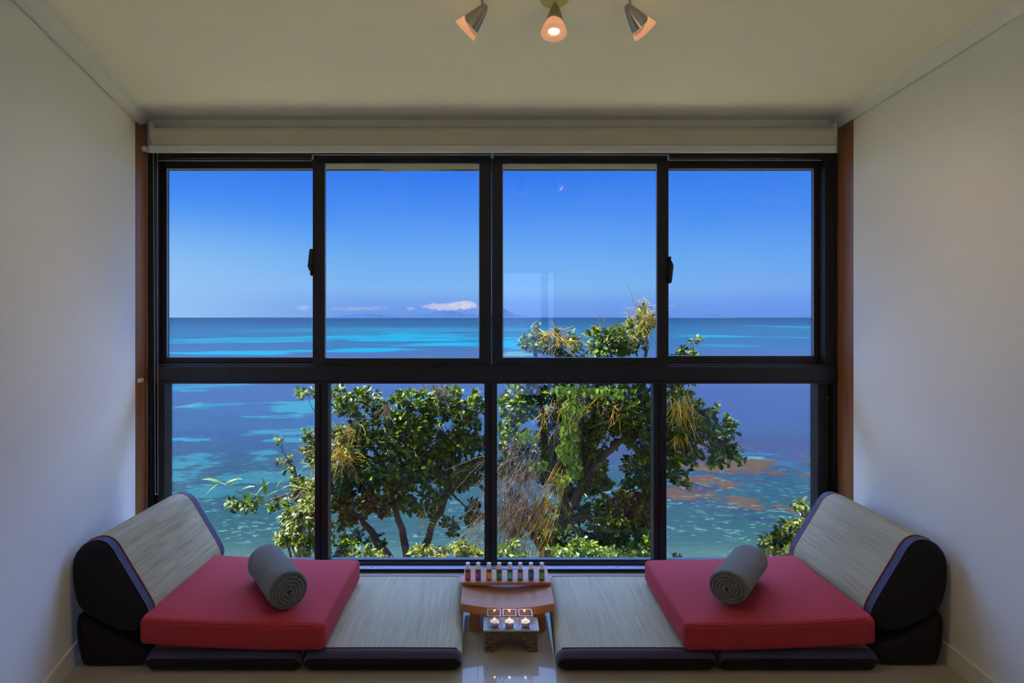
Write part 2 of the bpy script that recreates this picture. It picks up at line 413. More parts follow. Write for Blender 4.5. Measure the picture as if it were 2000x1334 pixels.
# eave outside
b = MB(); b.box((-4.0, WY+0.12, 2.262), (4.0, 3.685, 2.30)); b.box((-4.0, 3.66, 2.262), (4.0, 3.70, 2.42)); b.box((-4.0, WY+0.12, 2.42), (4.0, 3.70, 2.44)); struct(b.build('trim_5', M['soffit']))
b = MB(); p = W(740, 329, 3.45); q = W(942, 322, 3.45)
b.raw([(p.x, 3.25, 2.2615), (q.x, 3.25, 2.2615), (q.x, 3.62, 2.2615), (p.x, 3.62, 2.244), (p.x, 3.25, 2.252), (q.x, 3.25, 2.256), (q.x, 3.62, 2.256), (p.x, 3.62, 2.237)],
      [(0,1,2,3),(4,7,6,5),(0,4,5,1),(1,5,6,2),(2,6,7,3),(3,7,4,0)])
struct(b.build('trim_6', M['soffit']))

# ------------------------------------------------------------------ upper window: four sliding sashes
w1 = empty('window_1', W(962, 748, WY)); w1['kind'] = 'structure'
FY = WY
b = MB()
b.pbox(288.3, 299, 1636, 309, FY, 0.09)          # head
b.pbox(288.3, 309, 303, 744, FY, 0.09); b.pbox(1611, 309, 1636, 744, FY, 0.09)     # side jambs
b.pbox(303, 309, 309, 744, FY+0.03, 0.06); b.pbox(1604, 309, 1611, 744, FY+0.03, 0.06)
b.pbox(288.3, 716, 1636, 744, FY-0.012, 0.10)     # transom
b.pbox(288.3, 712, 1636, 716, FY+0.004, 0.08)
bevel(b.build('frame', M['frame'], w1), 0.0015)
b = MB(); b.pbox(610, 301.5, 1305, 303.2, FY-0.006, 0.006); b.pbox(959, 297.5, 964, 309, FY-0.008, 0.008); b.pbox(609, 302, 612, 312, FY-0.006, 0.006); b.pbox(1304, 303, 1307, 313, FY-0.006, 0.006)
b.pbox(310, 313.5, 609, 314.6, FY-0.003, 0.003); b.pbox(1307, 312.5, 1605, 313.6, FY-0.003, 0.003)
b.build('guide_rail', M['alu'], w1)
def sash(u0, u1, gl, gr, vt, vb, gt, gb, Y, label):
    e = empty('sash', W((u0+u1)/2, vb, Y)); child_space(e, w1)
    e.parent = w1; 
    b = MB()
    b.pbox(u0, vt, gl, vb, Y, 0.028); b.pbox(gr, vt, u1, vb, Y, 0.028)
    b.pbox(gl, vt, gr, gt, Y, 0.028); b.pbox(gl, gb, gr, vb, Y, 0.028)
    o = b.build('sash_frame', M['frame']); bevel(o, 0.002)
    c = MB(); c.pbox(gl-2, gt-2, gr+2, gb+2, Y+0.012, 0.004); g = c.build('glass_pane', M['glass'])
    # narrow bright bead of the glazing gasket
    k = MB(); k.pbox(gl, gt, gl+1.6, gb, Y+0.004, 0.006); k.pbox(gr-1.6, gt, gr, gb, Y+0.004, 0.006); k.pbox(gl, gt, gr, gt+1.2, Y+0.004, 0.006); kk = k.build('glazing_bead', M['alu'])
    for q in (o, g, kk):
        q.parent = w1
        q.matrix_parent_inverse = w1.matrix_basis.inverted()
    bpy.data.objects.remove(e)
    return o
sash(306, 634, 325, 618, 312, 714, 329, 698, FY+0.052, 'far left')
sash(1284, 1606, 1300, 1590, 312, 714, 329, 695, FY+0.052, 'far right')
sash(610.5, 960, 634, 937, 305, 714, 319, 699.5, FY+0.016, 'mid left')
sash(960.4, 1306, 981, 1284, 305, 714, 319.5, 698.5, FY+0.016, 'mid right')
# latches
def latch(u, v, flip):
    b = MB(); Y = FY-0.012
    s = 1 if flip else -1
    b.pbox(min(u, u+s*4), v-26, max(u, u+s*4), v+26, Y+0.004, 0.026)
    base = W(u+s*3.0, v+(-20 if not flip else 20)*1.0, Y)
    mid = W(u+s*5.0, v, Y-0.006); tip = W(u+s*3.0, v+(24 if flip else -24), Y-0.010)
    a = W(u+s*3.5, v-(16 if flip else -16), Y)
    b.tube([a, a.lerp(mid, .5)+Vector((s*0.004, -0.004, 0)), mid, mid.lerp(tip, .6), tip], [.006, .007, .0075, .007, .0055], 8)
    o = b.build('latch', M['black'], w1, True); return o
latch(609.5, 512, False); latch(1307, 527, True)

# ------------------------------------------------------------------ lower window: four fixed panes
w2 = empty('window_2', W(962, 1118, WY)); w2['kind'] = 'structure'
b = MB()
b.pbox(288.3, 744, 296, 1118, FY, 0.09); b.pbox(308, 744, 321.5, 1112, FY+0.02, 0.07)
b.pbox(1628, 744, 1636, 1118, FY, 0.09); b.pbox(1597, 744, 1614, 1112, FY+0.02, 0.07)
b.pbox(288.3, 744.2, 1636, 749.5, FY-0.004, 0.09)
b.pbox(321, 1093, 1597, 1097.5, FY+0.05, 0.03)
bevel(b.build('frame', M['frame'], w2), 0.0015)
b = MB(); b.pbox(296, 749, 308, 1112, FY+0.045, 0.045); b.pbox(1614, 749, 1628, 1112, FY+0.045, 0.045); b.build('jamb_track', M['frame_reflect'], w2)
zb = [W(0, v, FY).z for v in (1118, 1112.5)]
b = MB(); b.box((-1.779, FY+0.0, 0.0), (1.763, FY+0.09, 0.016)); b.box((-1.76, FY+0.045, 0.016), (1.745, FY+0.09, 0.030)); b.build('sill', M['frame'], w2)
b = MB(); b.box((-1.755, FY+0.002, 0.016), (1.74, FY+0.043, 0.0195)); b.box((-1.74, FY+0.0455, 0.030), (1.73, FY+0.0485, 0.0315)); b.build('sill_track', M['alu'], w2)
for (a, c) in ((614.5, 641), (946, 971), (1276.5, 1302)):
    b = MB(); k = (c-a)
    b.pbox(a, 749, a+k*.36, 1096, FY+0.02, 0.06); b.pbox(a+k*.36, 749, a+k*.50, 1096, FY+0.030, 0.05); b.pbox(a+k*.50, 749, c, 1096, FY+0.024, 0.056)
    mu = bevel(b.build('mullion', M['frame'], w2), 0.002)
for (a, c) in ((321, 615), (640.5, 946.5), (970.5, 1277), (1301.5, 1597.5)):
    b = MB(); b.pbox(a-1, 748, c+1, 1096, FY+0.062, 0.004); b.build('glass_pane', M['glass'], w2)
for (u, v) in ((725, 1108), (1208, 1108)):
    b = MB(); c = Vector(((u-CX)*FY/F, FY+0.022, 0.0195)); b.lathe([(0.006, 0), (0.006, 0.003), (0.0, 0.004)], 12, Matrix.Translation(c)); b.build('screw', M['chrome'], w2, True)
for (u, v, yy) in ((301, 772, .045), (1617, 777, .045)):
    b = MB(); c = W(u, v, FY+yy); b.lathe([(0.005, 0), (0.004, 0.003), (0.0, 0.004)], 12, Matrix.Translation(c) @ Matrix.Rotation(R(90), 4, 'X')); b.build('screw', M['chrome'], w2, True)
# small white plate screwed to the left jamb
b = MB(); b.rbox((-1.779, 2.835, W(0, 747, 2.85).z), (-1.7735, 2.88, W(0, 739, 2.85).z), 0.002, 1)
o = b.build('hold_down_clip', M['plastic']); tag(o, 'small cream clip screwed to the wooden jamb left of the window', 'clip')

# ------------------------------------------------------------------ roller blind
bl = empty('roller_blind', (0, 2.86, 2.25)); tag(bl, 'beige roller blind rolled up above the window with a pale hem bar', 'blind')
BY = 2.862; px = BY/F
rl = W(303, 0, BY).x; rr = W(1624, 0, BY).x
zc = CZ+(620-262)*px; rad = 0.037
prof = []
for k in range(20):
    a = R(90 - 360*k/20*0.75); prof.append((math.cos(a)*rad, math.sin(a)*rad))
b = MB()
seg = 40
ring = [(-math.sin(2*math.pi*k/seg)*rad, math.cos(2*math.pi*k/seg)*rad) for k in range(seg)]
vs = [(x, BY+0.01+a, zc+c) for x in (rl, rr) for a, c in ring]
fs = [(k, (k+1) % seg, seg+(k+1) % seg, seg+k) for k in range(seg)] + [tuple(range(seg)), tuple(range(seg, 2*seg))[::-1]]
b.raw(vs, fs)
b.box((rl, BY+0.01-rad, CZ+(620-286)*px), (rr, BY+0.01-rad+0.0015, zc)); b.build('blind_fabric', M['blind'], bl, False)
b = MB(); b.rbox((W(292, 0, BY-.03).x, BY-0.037, CZ+(620-298)*(BY-.03)/F), (W(1632, 0, BY-.03).x, BY-0.019, CZ+(620-284)*(BY-.03)/F), 0.006, 2); b.build('hem_bar', M['blindbar'], bl, True)
for sx, x0 in ((-1, rl), (1, rr)):
    b = MB(); b.lathe([(0.0, 0.020), (0.030, 0.018), (0.036, 0.012), (0.037, 0.0), (0.0, 0.0)], 32, Matrix.Translation((x0+sx*0.001, BY+0.01, zc)) @ Matrix.Rotation(R(90)*sx, 4, 'Y'))
    b.box((min(x0+sx*.004, x0+sx*.018), BY-0.02, zc), (max(x0+sx*.004, x0+sx*.018), WY-0.002, zc+0.052))
    b.build('bracket', M['plastic'], bl, True)
b = MB(); b.box((W(281.5, 0, BY).x, BY-0.02, CZ+(620-296)*px), (W(289, 0, BY).x, BY+0.01, CZ+(620-288)*px)); 
b.build('chain_guard', M['plastic'], bl)
b = MB()
zt = CZ+(620-285)*px; zbm = 0.42
CYY = 2.885
def beads(xa, ya, xb, yb):
    n = int((zt-zbm)/0.0062)
    for i in range(n+1):
        k = i/n; c = Vector((xa+(xb-xa)*k, ya+(yb-ya)*k, zt+(zbm-zt)*k)); r = 0.0021
        b.raw([c+Vector(q)*r for q in ((1,0,0),(0,1,0),(-1,0,0),(0,-1,0),(0,0,1),(0,0,-1))], [(0,1,4),(1,2,4),(2,3,4),(3,0,4),(1,0,5),(2,1,5),(3,2,5),(0,3,5)])
    b.tube([(xa, ya, zt), (xb, yb, zbm)], 0.0006, 4)
xa = W(299.5, 0, CYY).x; xb = W(307.5, 0, CYY).x
beads(xa, CYY, xa+0.010, CYY); beads(xb, CYY, xb+0.003, CYY)
b.tube([(xa+0.010, CYY, zbm), (xa+0.0115, CYY, zbm-0.006), ((xa+xb)/2+0.006, CYY, zbm-0.010), (xb+0.002, CYY, zbm-0.006), (xb+0.003, CYY, zbm)], 0.0018, 6)
b.build('bead_chain', M['bead'], bl)
# slender vertical strip along the frame edges
for u in (287.6, 1636.6):
    b = MB(); x = W(u, 0, WY).x
    b.box((x-0.0015, WY-0.004, 0.0), (x+0.0015, WY+0.0, W(0, 300, WY).z)); o = b.build('trim_7' if u < 900 else 'trim_8', M['plastic']); struct(o)

# ------------------------------------------------------------------ ceiling spotlight bar
M['steel'] = noisy('brushed_nickel', (.42,.40,.37), (.52,.50,.46), 60, 0.30, 0, 0, 0.5, sc=(.1,1,1), metal=1.0)
mm = bpy.data.materials.new('frosted_shade'); mm.use_nodes = True; t = NT(mm.node_tree); t.n.clear()
df = t.add('ShaderNodeBsdfTranslucent'); df.inputs[0].default_value = (.85,.62,.50,1)
d2 = t.add('ShaderNodeBsdfDiffuse'); d2.inputs[0].default_value = (.80,.62,.52,1)
mx = t.add('ShaderNodeMixShader'); mx.inputs[0].default_value = 0.5; t.l.new(df.outputs[0], mx.inputs[1]); t.l.new(d2.outputs[0], mx.inputs[2])
em = t.add('ShaderNodeEmission'); em.inputs[0].default_value = (1.0,.50,.28,1); em.inputs[1].default_value = 0.22
ad = t.add('ShaderNodeAddShader'); t.l.new(mx.outputs[0], ad.inputs[0]); t.l.new(em.outputs[0], ad.inputs[1])
t.l.new(ad.outputs[0], t.add('ShaderNodeOutputMaterial').inputs[0]); M['shade'] = mm
def emis(name, c, s):
    m = bpy.data.materials.new(name); m.use_nodes = True; t = NT(m.node_tree); t.n.clear()
    e = t.add('ShaderNodeEmission'); e.inputs[0].default_value = tuple(c)+(1,); e.inputs[1].default_value = s
    t.l.new(e.outputs[0], t.add('ShaderNodeOutputMaterial').inputs[0]); return m
M['bulb'] = emis('halogen_bulb', (1.0, .74, .42), 6.0)
M['flame'] = emis('candle_flame', (1.0, .55, .18), 4.5)
for q_ in ('shade', 'bulb', 'flame'): M[q_].cycles.emission_sampling = 'NONE'
M['canopy'] = mat('yellowed_canopy', (.60,.50,.16), 0.45)[0]
LY = 1.80
sp = empty('ceiling_spotlight', (W(1083, 0, LY).x, LY, CEIL)); tag(sp, 'ceiling spotlight bar with three nickel cone heads and frosted rims', 'ceiling light')
b = MB(); b.lathe([(0.040, -0.016), (0.046, -0.010), (0.046, 0.0)], 32, Matrix.Translation((W(1083, 0, LY).x, LY, CEIL))); b.build('canopy', M['canopy'], sp, True)
b = MB(); b.tube([(W(905, 0, LY).x, LY, CEIL-0.0035), (W(1262, 0, LY).x, LY, CEIL-0.0035)], 0.003, 12); b.build('bar', M['steel'], sp, True)
def head(u, v, ax, warm):
    """u,v: knuckle pixel; ax: axis from the narrow end to the mouth"""
    ax = Vector(ax).normalized(); k = W(u, v, LY)
    b = MB(); b.tube([(k.x, LY, CEIL-0.004), (k.x, LY, k.z)], 0.0042, 12); b.build('arm', M['steel'], sp, True)
    start = k - ax*0.016 + Vector((0, 0, -0.010))
    rot = ax.to_track_quat('Z', 'Y').to_matrix().to_4x4()
    Mx = Matrix.Translation(start) @ rot
    n = 36; L = 0.088
    # conical metal body whose mouth edge is cut as a wave
    vs = []; fs = []; rows = 12
    up = rot.to_3x3().inverted() @ Vector((0, 0, 1)); a0 = math.atan2(up.y, up.x)
    for i in range(rows+1):
        for j in range(n):
            a = 2*math.pi*j/n; full = L*(0.82+0.14*math.cos(a-a0-math.pi)) 
            s_ = i/rows; z = full*s_; r = 0.010+0.027*(z/L)**0.85 if z > 0 else 0.008
            if i == 0: r = 0.006
            vs.append((r*math.cos(a), r*math.sin(a), z - (0.004 if i == 0 else 0)))
    for i in range(rows):
        for j in range(n): fs.append((i*n+j, i*n+(j+1) % n, (i+1)*n+(j+1) % n, (i+1)*n+j))
    fs.append(tuple(range(n))[::-1])
    o = obj('spotlight_head', [Mx @ Vector(q) for q in vs], fs, M['steel'], None, True); child_space(o, sp)
    sm = o.modifiers.new('solid', 'SOLIDIFY'); sm.thickness = 0.0015; sm.offset = -1
    b = MB(); prof = []
    for i in range(9):
        z = L*0.55+(L*1.12-L*0.55)*i/8; r = (0.010+0.027*(z/L)**0.85)-0.0016 + (0.0004*i); prof.append((r, z))
    rim = prof[-1]; prof += [(rim[0]-0.004, rim[1]+0.001), (0.019, rim[1]-0.004), (0.018, rim[1]-0.030)]
    # open shell without end caps
    vs = []; fs = []
    for r, z in prof:
        for j in range(n): a = 2*math.pi*j/n; vs.append(Mx @ Vector((r*math.cos(a), r*math.sin(a), z)))
    for i in range(len(prof)-1):
        for j in range(n): fs.append((i*n+j, i*n+(j+1) % n, (i+1)*n+(j+1) % n, (i+1)*n+j))
    g = obj('shade', vs, fs, M['shade'], None, True); child_space(g, sp)
    b = MB(); b.lathe([(0.0, rim[1]-0.003), (0.010, rim[1]-0.004), (0.0165, rim[1]-0.008), (0.0165, rim[1]-0.02), (0.0, rim[1]-0.022)], 24, Mx); b.build('bulb', M['bulb'], sp, True)
    L_ = bpy.data.lights.new('spot_lamp', 'SPOT'); L_.energy = warm; L_.color = (1.0, .66, .36); L_.spot_size = R(88); L_.spot_blend = 1.0; L_.shadow_soft_size = 0.02
    lo = bpy.data.objects.new('spot_lamp', L_); COL.objects.link(lo); lo.parent = sp; lo.matrix_parent_inverse = sp.matrix_basis.inverted()
    lo.location = Mx @ Vector((0, 0, rim[1]+0.004)); lo.rotation_euler = (-ax).to_track_quat('Z', 'Y').to_euler()
SPOT_W = 14.0
head(942, 14, (-0.060, 0.028, -0.055), SPOT_W)
head(1084, 14, (-0.006, -0.018, -0.090), SPOT_W*0.3)
head(1230, 14, (0.058, 0.028, -0.055), SPOT_W)

# ================================================================== FLOOR LOUNGERS
def offset_prof(prof, d):
    n = len(prof); out = []
    area = sum(prof[i][0]*prof[(i+1) % n][1]-prof[(i+1) % n][0]*prof[i][1] for i in range(n))
    sg = 1 if area > 0 else -1
    for i in range(n):
        a = Vector(prof[i-1]); c = Vector(prof[(i+1) % n]); t = (c-a).normalized(); nn = Vector((t.y, -t.x))*sg
        out.append((prof[i][0]+nn.x*d, prof[i][1]+nn.y*d))
    return out
def smooth_prof(prof, it=2):
    for _ in range(it):
        q = []
        for i in range(len(prof)):
            a = prof[i]; c = prof[(i+1) % len(prof)]
            q += [(a[0]*.75+c[0]*.25, a[1]*.75+c[1]*.25), (a[0]*.25+c[0]*.75, a[1]*.25+c[1]*.75)]
        prof = q
    return prof
def soft_prism(b, prof, y0, y1, r, bulge=0.004, flat=False):
    rows = []; 
    for k in range(5): a = math.pi/2*k/4; rows.append((y0+r*(1-math.sin(a)), -r*(1-math.cos(a))-0.0))
    rows = rows[::-1]
    rows = [(y0 - bulge, -r*4.0), (y0-bulge*.6, -r*2.2)] + [(y0+r*(1-math.cos(math.pi/2*k/4)), -r*(1-math.sin(math.pi/2*k/4))) for k in range(5)]
    if flat: rows = rows[2:]
    rows += [(y0+y1-y, d) for y, d in rows[::-1]]
    n = len(prof); vs = []; fs = []
    for y, d_ in rows:
        if d_ < -r*1.01:      # inner rings of the end cap shrink towards the middle
            q0 = offset_prof(prof, -r); cx_ = sum(p[0] for p in q0)/n; cz_ = sum(p[1] for p in q0)/n; k_ = 0.25 if d_ < -r*3 else 0.7
            for x, z in q0: vs.append((cx_+(x-cx_)*k_, y, cz_+(z-cz_)*k_))
        else:
            for x, z in offset_prof(prof, d_): vs.append((x, y, z))
    for i in range(len(rows)-1):
        for k in range(n): fs.append((i*n+k, i*n+(k+1) % n, (i+1)*n+(k+1) % n, (i+1)*n+k))
    fs += [tuple(range(n))[::-1], tuple(range((len(rows)-1)*n, len(rows)*n))]
    b.raw(vs, fs)
def wrapped(prof, y0, y1, d, i0=None, x_keep=None):   # open shell over part of the profile
    q = offset_prof(prof, d); n = len(q)
    keep = [x_keep(*p) for p in q]
    vs = []; fs = []; m = 10
    for j in range(m+1):
        y = y0+(y1-y0)*j/m
        for x, z in q: vs.append((x, y, z))
    for j in range(m):
        for k in range(n):
            if keep[k] and keep[(k+1) % n]: fs.append((j*n+k, j*n+(k+1) % n, (j+1)*n+(k+1) % n, (j+1)*n+k))
    return vs, fs, q, keep

def lounger(side, label):
    """side -1: against the left wall. Local s runs from the wall towards the room's middle."""
    if side < 0: X = lambda s: -1.583+s; ry0, ry1 = 2.125, 2.745; inner_f, inner_b = -0.118, -0.150; seams = (0.292, 0.875)
    else: X = lambda s: 1.706-s; ry0, ry1 = 2.130, 2.745; inner_f, inner_b = 0.232, 0.262; seams = (0.285, 0.880)
    root = empty('floor_lounger', (X(0.7), 2.43, 0)); tag(root, label, 'floor lounger', 'folding floor loungers by the window')
    # --- back bolster
    top = [(0.0,.31),(-.002,.37),(.004,.415),(.032,.452),(.080,.474),(.118,.470),(.145,.448),(.170,.405),(.215,.330),(.262,.252),(.283,.212),(.288,.180),(.272,.148),(.238,.130),(.190,.130),(.13,.155),(.05,.195),(.015,.235)]
    top = smooth_prof(top, 1); P = [(X(s), z) for s, z in top]
    b = MB(); soft_prism(b, P, ry0, ry1, 0.022, 0.006)
    bol = b.build('bolster', M['dark'], root, True)
    keepf = (lambda x, z: ((x-X(0))*(-side) > 0.02 and z > 0.16 and (z > 0.30 or (x-X(0))*(-side) > 0.2)))
    # plum border bands along both ends, then the woven cover
    for (ya, yb) in ((ry0+0.012, ry0+0.052), (ry1-0.052, ry1-0.012)):
        vs, fs, q, kp = wrapped(P, ya, yb, 0.0012, x_keep=keepf); o = obj('border_band', vs, fs, M['border'], None, True); child_space(o, root)
        o.parent = bol; o.matrix_parent_inverse = root.matrix_basis.inverted() @ Matrix.Identity(4)
        o.matrix_parent_inverse = (root.matrix_basis @ bol.matrix_parent_inverse).inverted()
    vs, fs, q, kp = wrapped(P, ry0+0.050, ry1-0.050, 0.0030, x_keep=keepf); o = obj('woven_cover', vs, fs, M['rush'], None, True)
    o.parent = bol; o.matrix_parent_inverse = (root.matrix_basis @ bol.matrix_parent_inverse).inverted()
    n = len(q); st = next(i for i in range(n) if kp[i] and not kp[i-1]); chain = []
    i = st
    while kp[i % n]: chain.append(q[i % n]); i += 1
    for y in (ry0+0.050, ry1-0.050):
        b = MB(); b.tube([(x, y, z) for x, z in chain], 0.0022, 6)
        o = b.build('piping', M['piping'], None, True); o.parent = bol; o.matrix_parent_inverse = (root.matrix_basis @ bol.matrix_parent_inverse).inverted()
    # --- wedge below the bolster
    low = [(.035,.008),(.06,.0),(.25,.0),(.278,.012),(.286,.045),(.262,.072),(.21,.096),(.15,.122),(.06,.178),(.018,.205),(.012,.12)]
    low = smooth_prof(low, 2); P2 = [(X(s), z) for s, z in low]
    z0 = min(z for _, z in P2); P2 = [(x, z-z0+0.0005) for x, z in P2]
    b = MB(); soft_prism(b, P2, ry0+0.004, ry1-0.004, 0.014, 0.004, True); b.build('wedge', M['dark'], root, True)
    # --- two flat mat sections
    e0, e1 = X(seams[0]), X(seams[1])
    def section(xa_f, xa_b, xb_f, xb_b, cover, name):
        y0, y1 = 2.090, 2.745; h = 0.073; RR = 0.034
        lo_, hi_ = 0.0, 1.0
        def fn(p):
            k = (p.y-y0)/(y1-y0); t_ = p.x
            xa_ = xa_f+(xa_b-xa_f)*k; xb_ = xb_f+(xb_b-xb_f)*k
            x = xa_+(xb_-xa_)*((p.x-x0)/(x1-x0))
            tt = (p.x-x0)/(x1-x0); kk = max(0, min(1, k))
            puff = 0.006*math.sin(math.pi*max(0, min(1, tt)))**.5*math.sin(math.pi*kk)**.5 if p.z > h*.6 else 0
            return (x, p.y, p.z+puff)
        x0, x1 = min(xa_f, xb_f), max(xa_f, xb_f)
        if xa_f > xb_f: xa_f, xa_b, xb_f, xb_b = xb_f, xb_b, xa_f, xa_b
        b = MB(); b.rbox((x0, y0, 0.0), (x1, y1, h), RR, (14, 14, 2), fn); o = b.build(name, M['dark'], root, True)
        par = lambda q: setattr(q, 'matrix_parent_inverse', (root.matrix_basis @ o.matrix_parent_inverse).inverted())
        def shell(nm, m_, ya, yb, dz, wrap):
            vs = []; fs = []; nx = 36; ny = 30; eps = 0.0012
            for j in range(ny+1):
                y = ya+(yb-ya)*j/ny
                for i in range(-4 if wrap else 0, nx+1+(4 if wrap else 0)):
                    tx = i/nx
                    if i < 0 or i > nx:       # the cover runs down the ends of the mat
                        q_ = -i if i < 0 else i-nx; zz = h-RR-(h-RR-0.010)*q_/4
                        p = Vector(fn(Vector((x0 if i < 0 else x1, max(y0+.022, min(y1-.022, y)), 0.0)))); p.y = y; p.z = zz; p.x += (-eps*1.6 if i < 0 else eps*1.6); vs.append(p); continue
                    na = 8; span = RR/(x1-x0)
                    if i < na: tx = span*(1-math.cos(math.pi/2*i/na))
                    elif i > nx-na: tx = 1-span*(1-math.cos(math.pi/2*(nx-i)/na))
                    else: tx = span+(1-2*span)*(i-na)/(nx-2*na)
                    xx = x0+(x1-x0)*tx; z = h
                    # follow the rounded edges
                    def edge(dist): return RR-math.sqrt(max(0, RR**2-(RR-dist)**2)) if dist < RR else 0.0
                    z -= edge(max(0.0, min(xx-x0, x1-xx)))*(1 if wrap else 1)
                    z -= edge(max(0.0, min(y-y0, y1-y)))
                    p = Vector(fn(Vector((xx, y, max(z, h*.55)))))
                    p.z += min(0, z-h*.55); p.z += dz
                    if wrap: p.x += (eps if tx > .99 else (-eps if tx < .01 else 0))
                    vs.append(p)
            if wrap:      # columns were written left tail first; put the left tail in order
                st_ = nx+9; v2 = []
                for j in range(ny+1):
                    row = vs[j*st_:(j+1)*st_]; v2 += row
                vs = v2; w_ = st_
            else: w_ = nx+1
            for j in range(ny):
                for i in range(w_-1): fs.append((j*w_+i, j*w_+i+1, (j+1)*w_+i+1, (j+1)*w_+i))
            q = obj(nm, vs, fs, m_, None, True); q.parent = o; par(q); return vs, nx
        shell('woven_cover', M['rush'], y0+0.034, y1-0.036, 0.0022, True)
        shell('border_band', M['border'], y0+0.003, y0+0.034, 0.0012, False)
        shell('border_band', M['border'], y1-0.036, y1-0.003, 0.0012, False)
        pv = []
        for i in range(27):
            xx = x0+(x1-x0)*i/26; pv.append(xx)
        for y in (y0+0.034, y1-0.036):
            b = MB(); pts = []
            for xx in pv:
                dd = min(xx-x0, x1-xx); z = h-(RR-math.sqrt(max(0, RR**2-(RR-dd)**2)) if dd < .022 else 0)
                p = Vector(fn(Vector((xx, y, max(z, h*.55))))); p.z += min(0, z-h*.55)+0.0024; pts.append(p)
            b.tube(pts, 0.0016, 6); q = b.build('piping', M['piping'], None, True); q.parent = o; par(q)
        # seam across the front face
        b = MB()
        b.tube([(x0+0.02 + (xa_f-x0), y0-0.0005, 0.047), ((x0+x1)/2, y0-0.0012, 0.048), (x1-0.02, y0-0.0005, 0.047)], 0.0010, 6)
        q = b.build('seam', M['dark'], None, True); q.parent = o; par(q)
        return o
    g = 0.003*(-side)
    section(e0, e0, e1-g, e1-g, True, 'mat_section')
    section(e1+g, e1+g, inner_f, inner_b, True, 'mat_section')
    return root
lounger(-1, 'woven rush folding floor lounger with dark brown sides, against the left wall')
lounger(1, 'woven rush folding floor lounger with dark brown sides, against the right wall')

# red seat cushions
def cushion(x0, x1, tilt, label):
    c = Vector(((x0+x1)/2, 2.37, 0.085))
    y0, y1 = 2.085, 2.655; z0, z1 = 0.0830, 0.183
    lo_, hi_ = min(x0, x1), max(x0, x1)
    def fn(p):
        a = (p.x-lo_)/(hi_-lo_); k = (p.y-y0)/(y1-y0)
        lift = (1-a if tilt < 0 else a); lift = max(0, lift-0.25)/0.75
        up = 0.024*lift**1.4
        puff = 0.008*(max(0, 1-(2*a-1)**4))*(max(0, 1-(2*k-1)**4)) if p.z > (z0+z1)/2 else 0
        wob = 0.0022*mnoise.noise(Vector((p.x*6, p.y*6, 1.3)))
        bow = 0.006*math.sin(math.pi*a)*(1 if p.y < y0+0.03 else 0)
        return (p.x+0.004*math.sin(3*k)*(-1), p.y-bow*0.4, p.z+up+puff+(wob if p.z > z0+.03 else 0))
    root = empty('seat_cushion', ((x0+x1)/2, 2.37, z0)); tag(root, label, 'cushion', 'red seat cushions on the loungers')
    b = MB(); b.rbox((lo_, y0, z0), (hi_, y1, z1), 0.020, (22, 18, 3), fn); b.build('cushion_cover', M['red'], root, True)
    b = MB(); per = []
    rr_ = 0.008; zz = z1-0.005
    n = 20
    xs = [lo_+0.006+(hi_-lo_-0.012)*i/n for i in range(n+1)]; ys = [y0+0.006+(y1-y0-0.012)*i/n for i in range(n+1)]
    loop = [(x, ys[0]) for x in xs[1:-1]] + [(xs[-1], y) for y in ys[1:-1]] + [(x, ys[-1]) for x in xs[-2:0:-1]] + [(xs[0], y) for y in ys[-2:0:-1]]
    loop.append(loop[0])
    pts = [Vector(fn(Vector((x, y, zz)))) for x, y in loop]
    for p_, (x, y) in zip(pts, loop):
        a = (x-lo_)/(hi_-lo_); k = (y-y0)/(y1-y0); p_.z -= 0.008*(max(0, 1-(2*a-1)**4))*(max(0, 1-(2*k-1)**4))
    b.tube(pts, 0.0024, 6); b.build('seam', M['red'], root, True)
cushion(-1.305, -0.622, -1, 'red seat cushion on the left lounger, under the greener towel roll')
cushion(0.700, 1.405, 1, 'red seat cushion on the right lounger, right of the oil bottles')

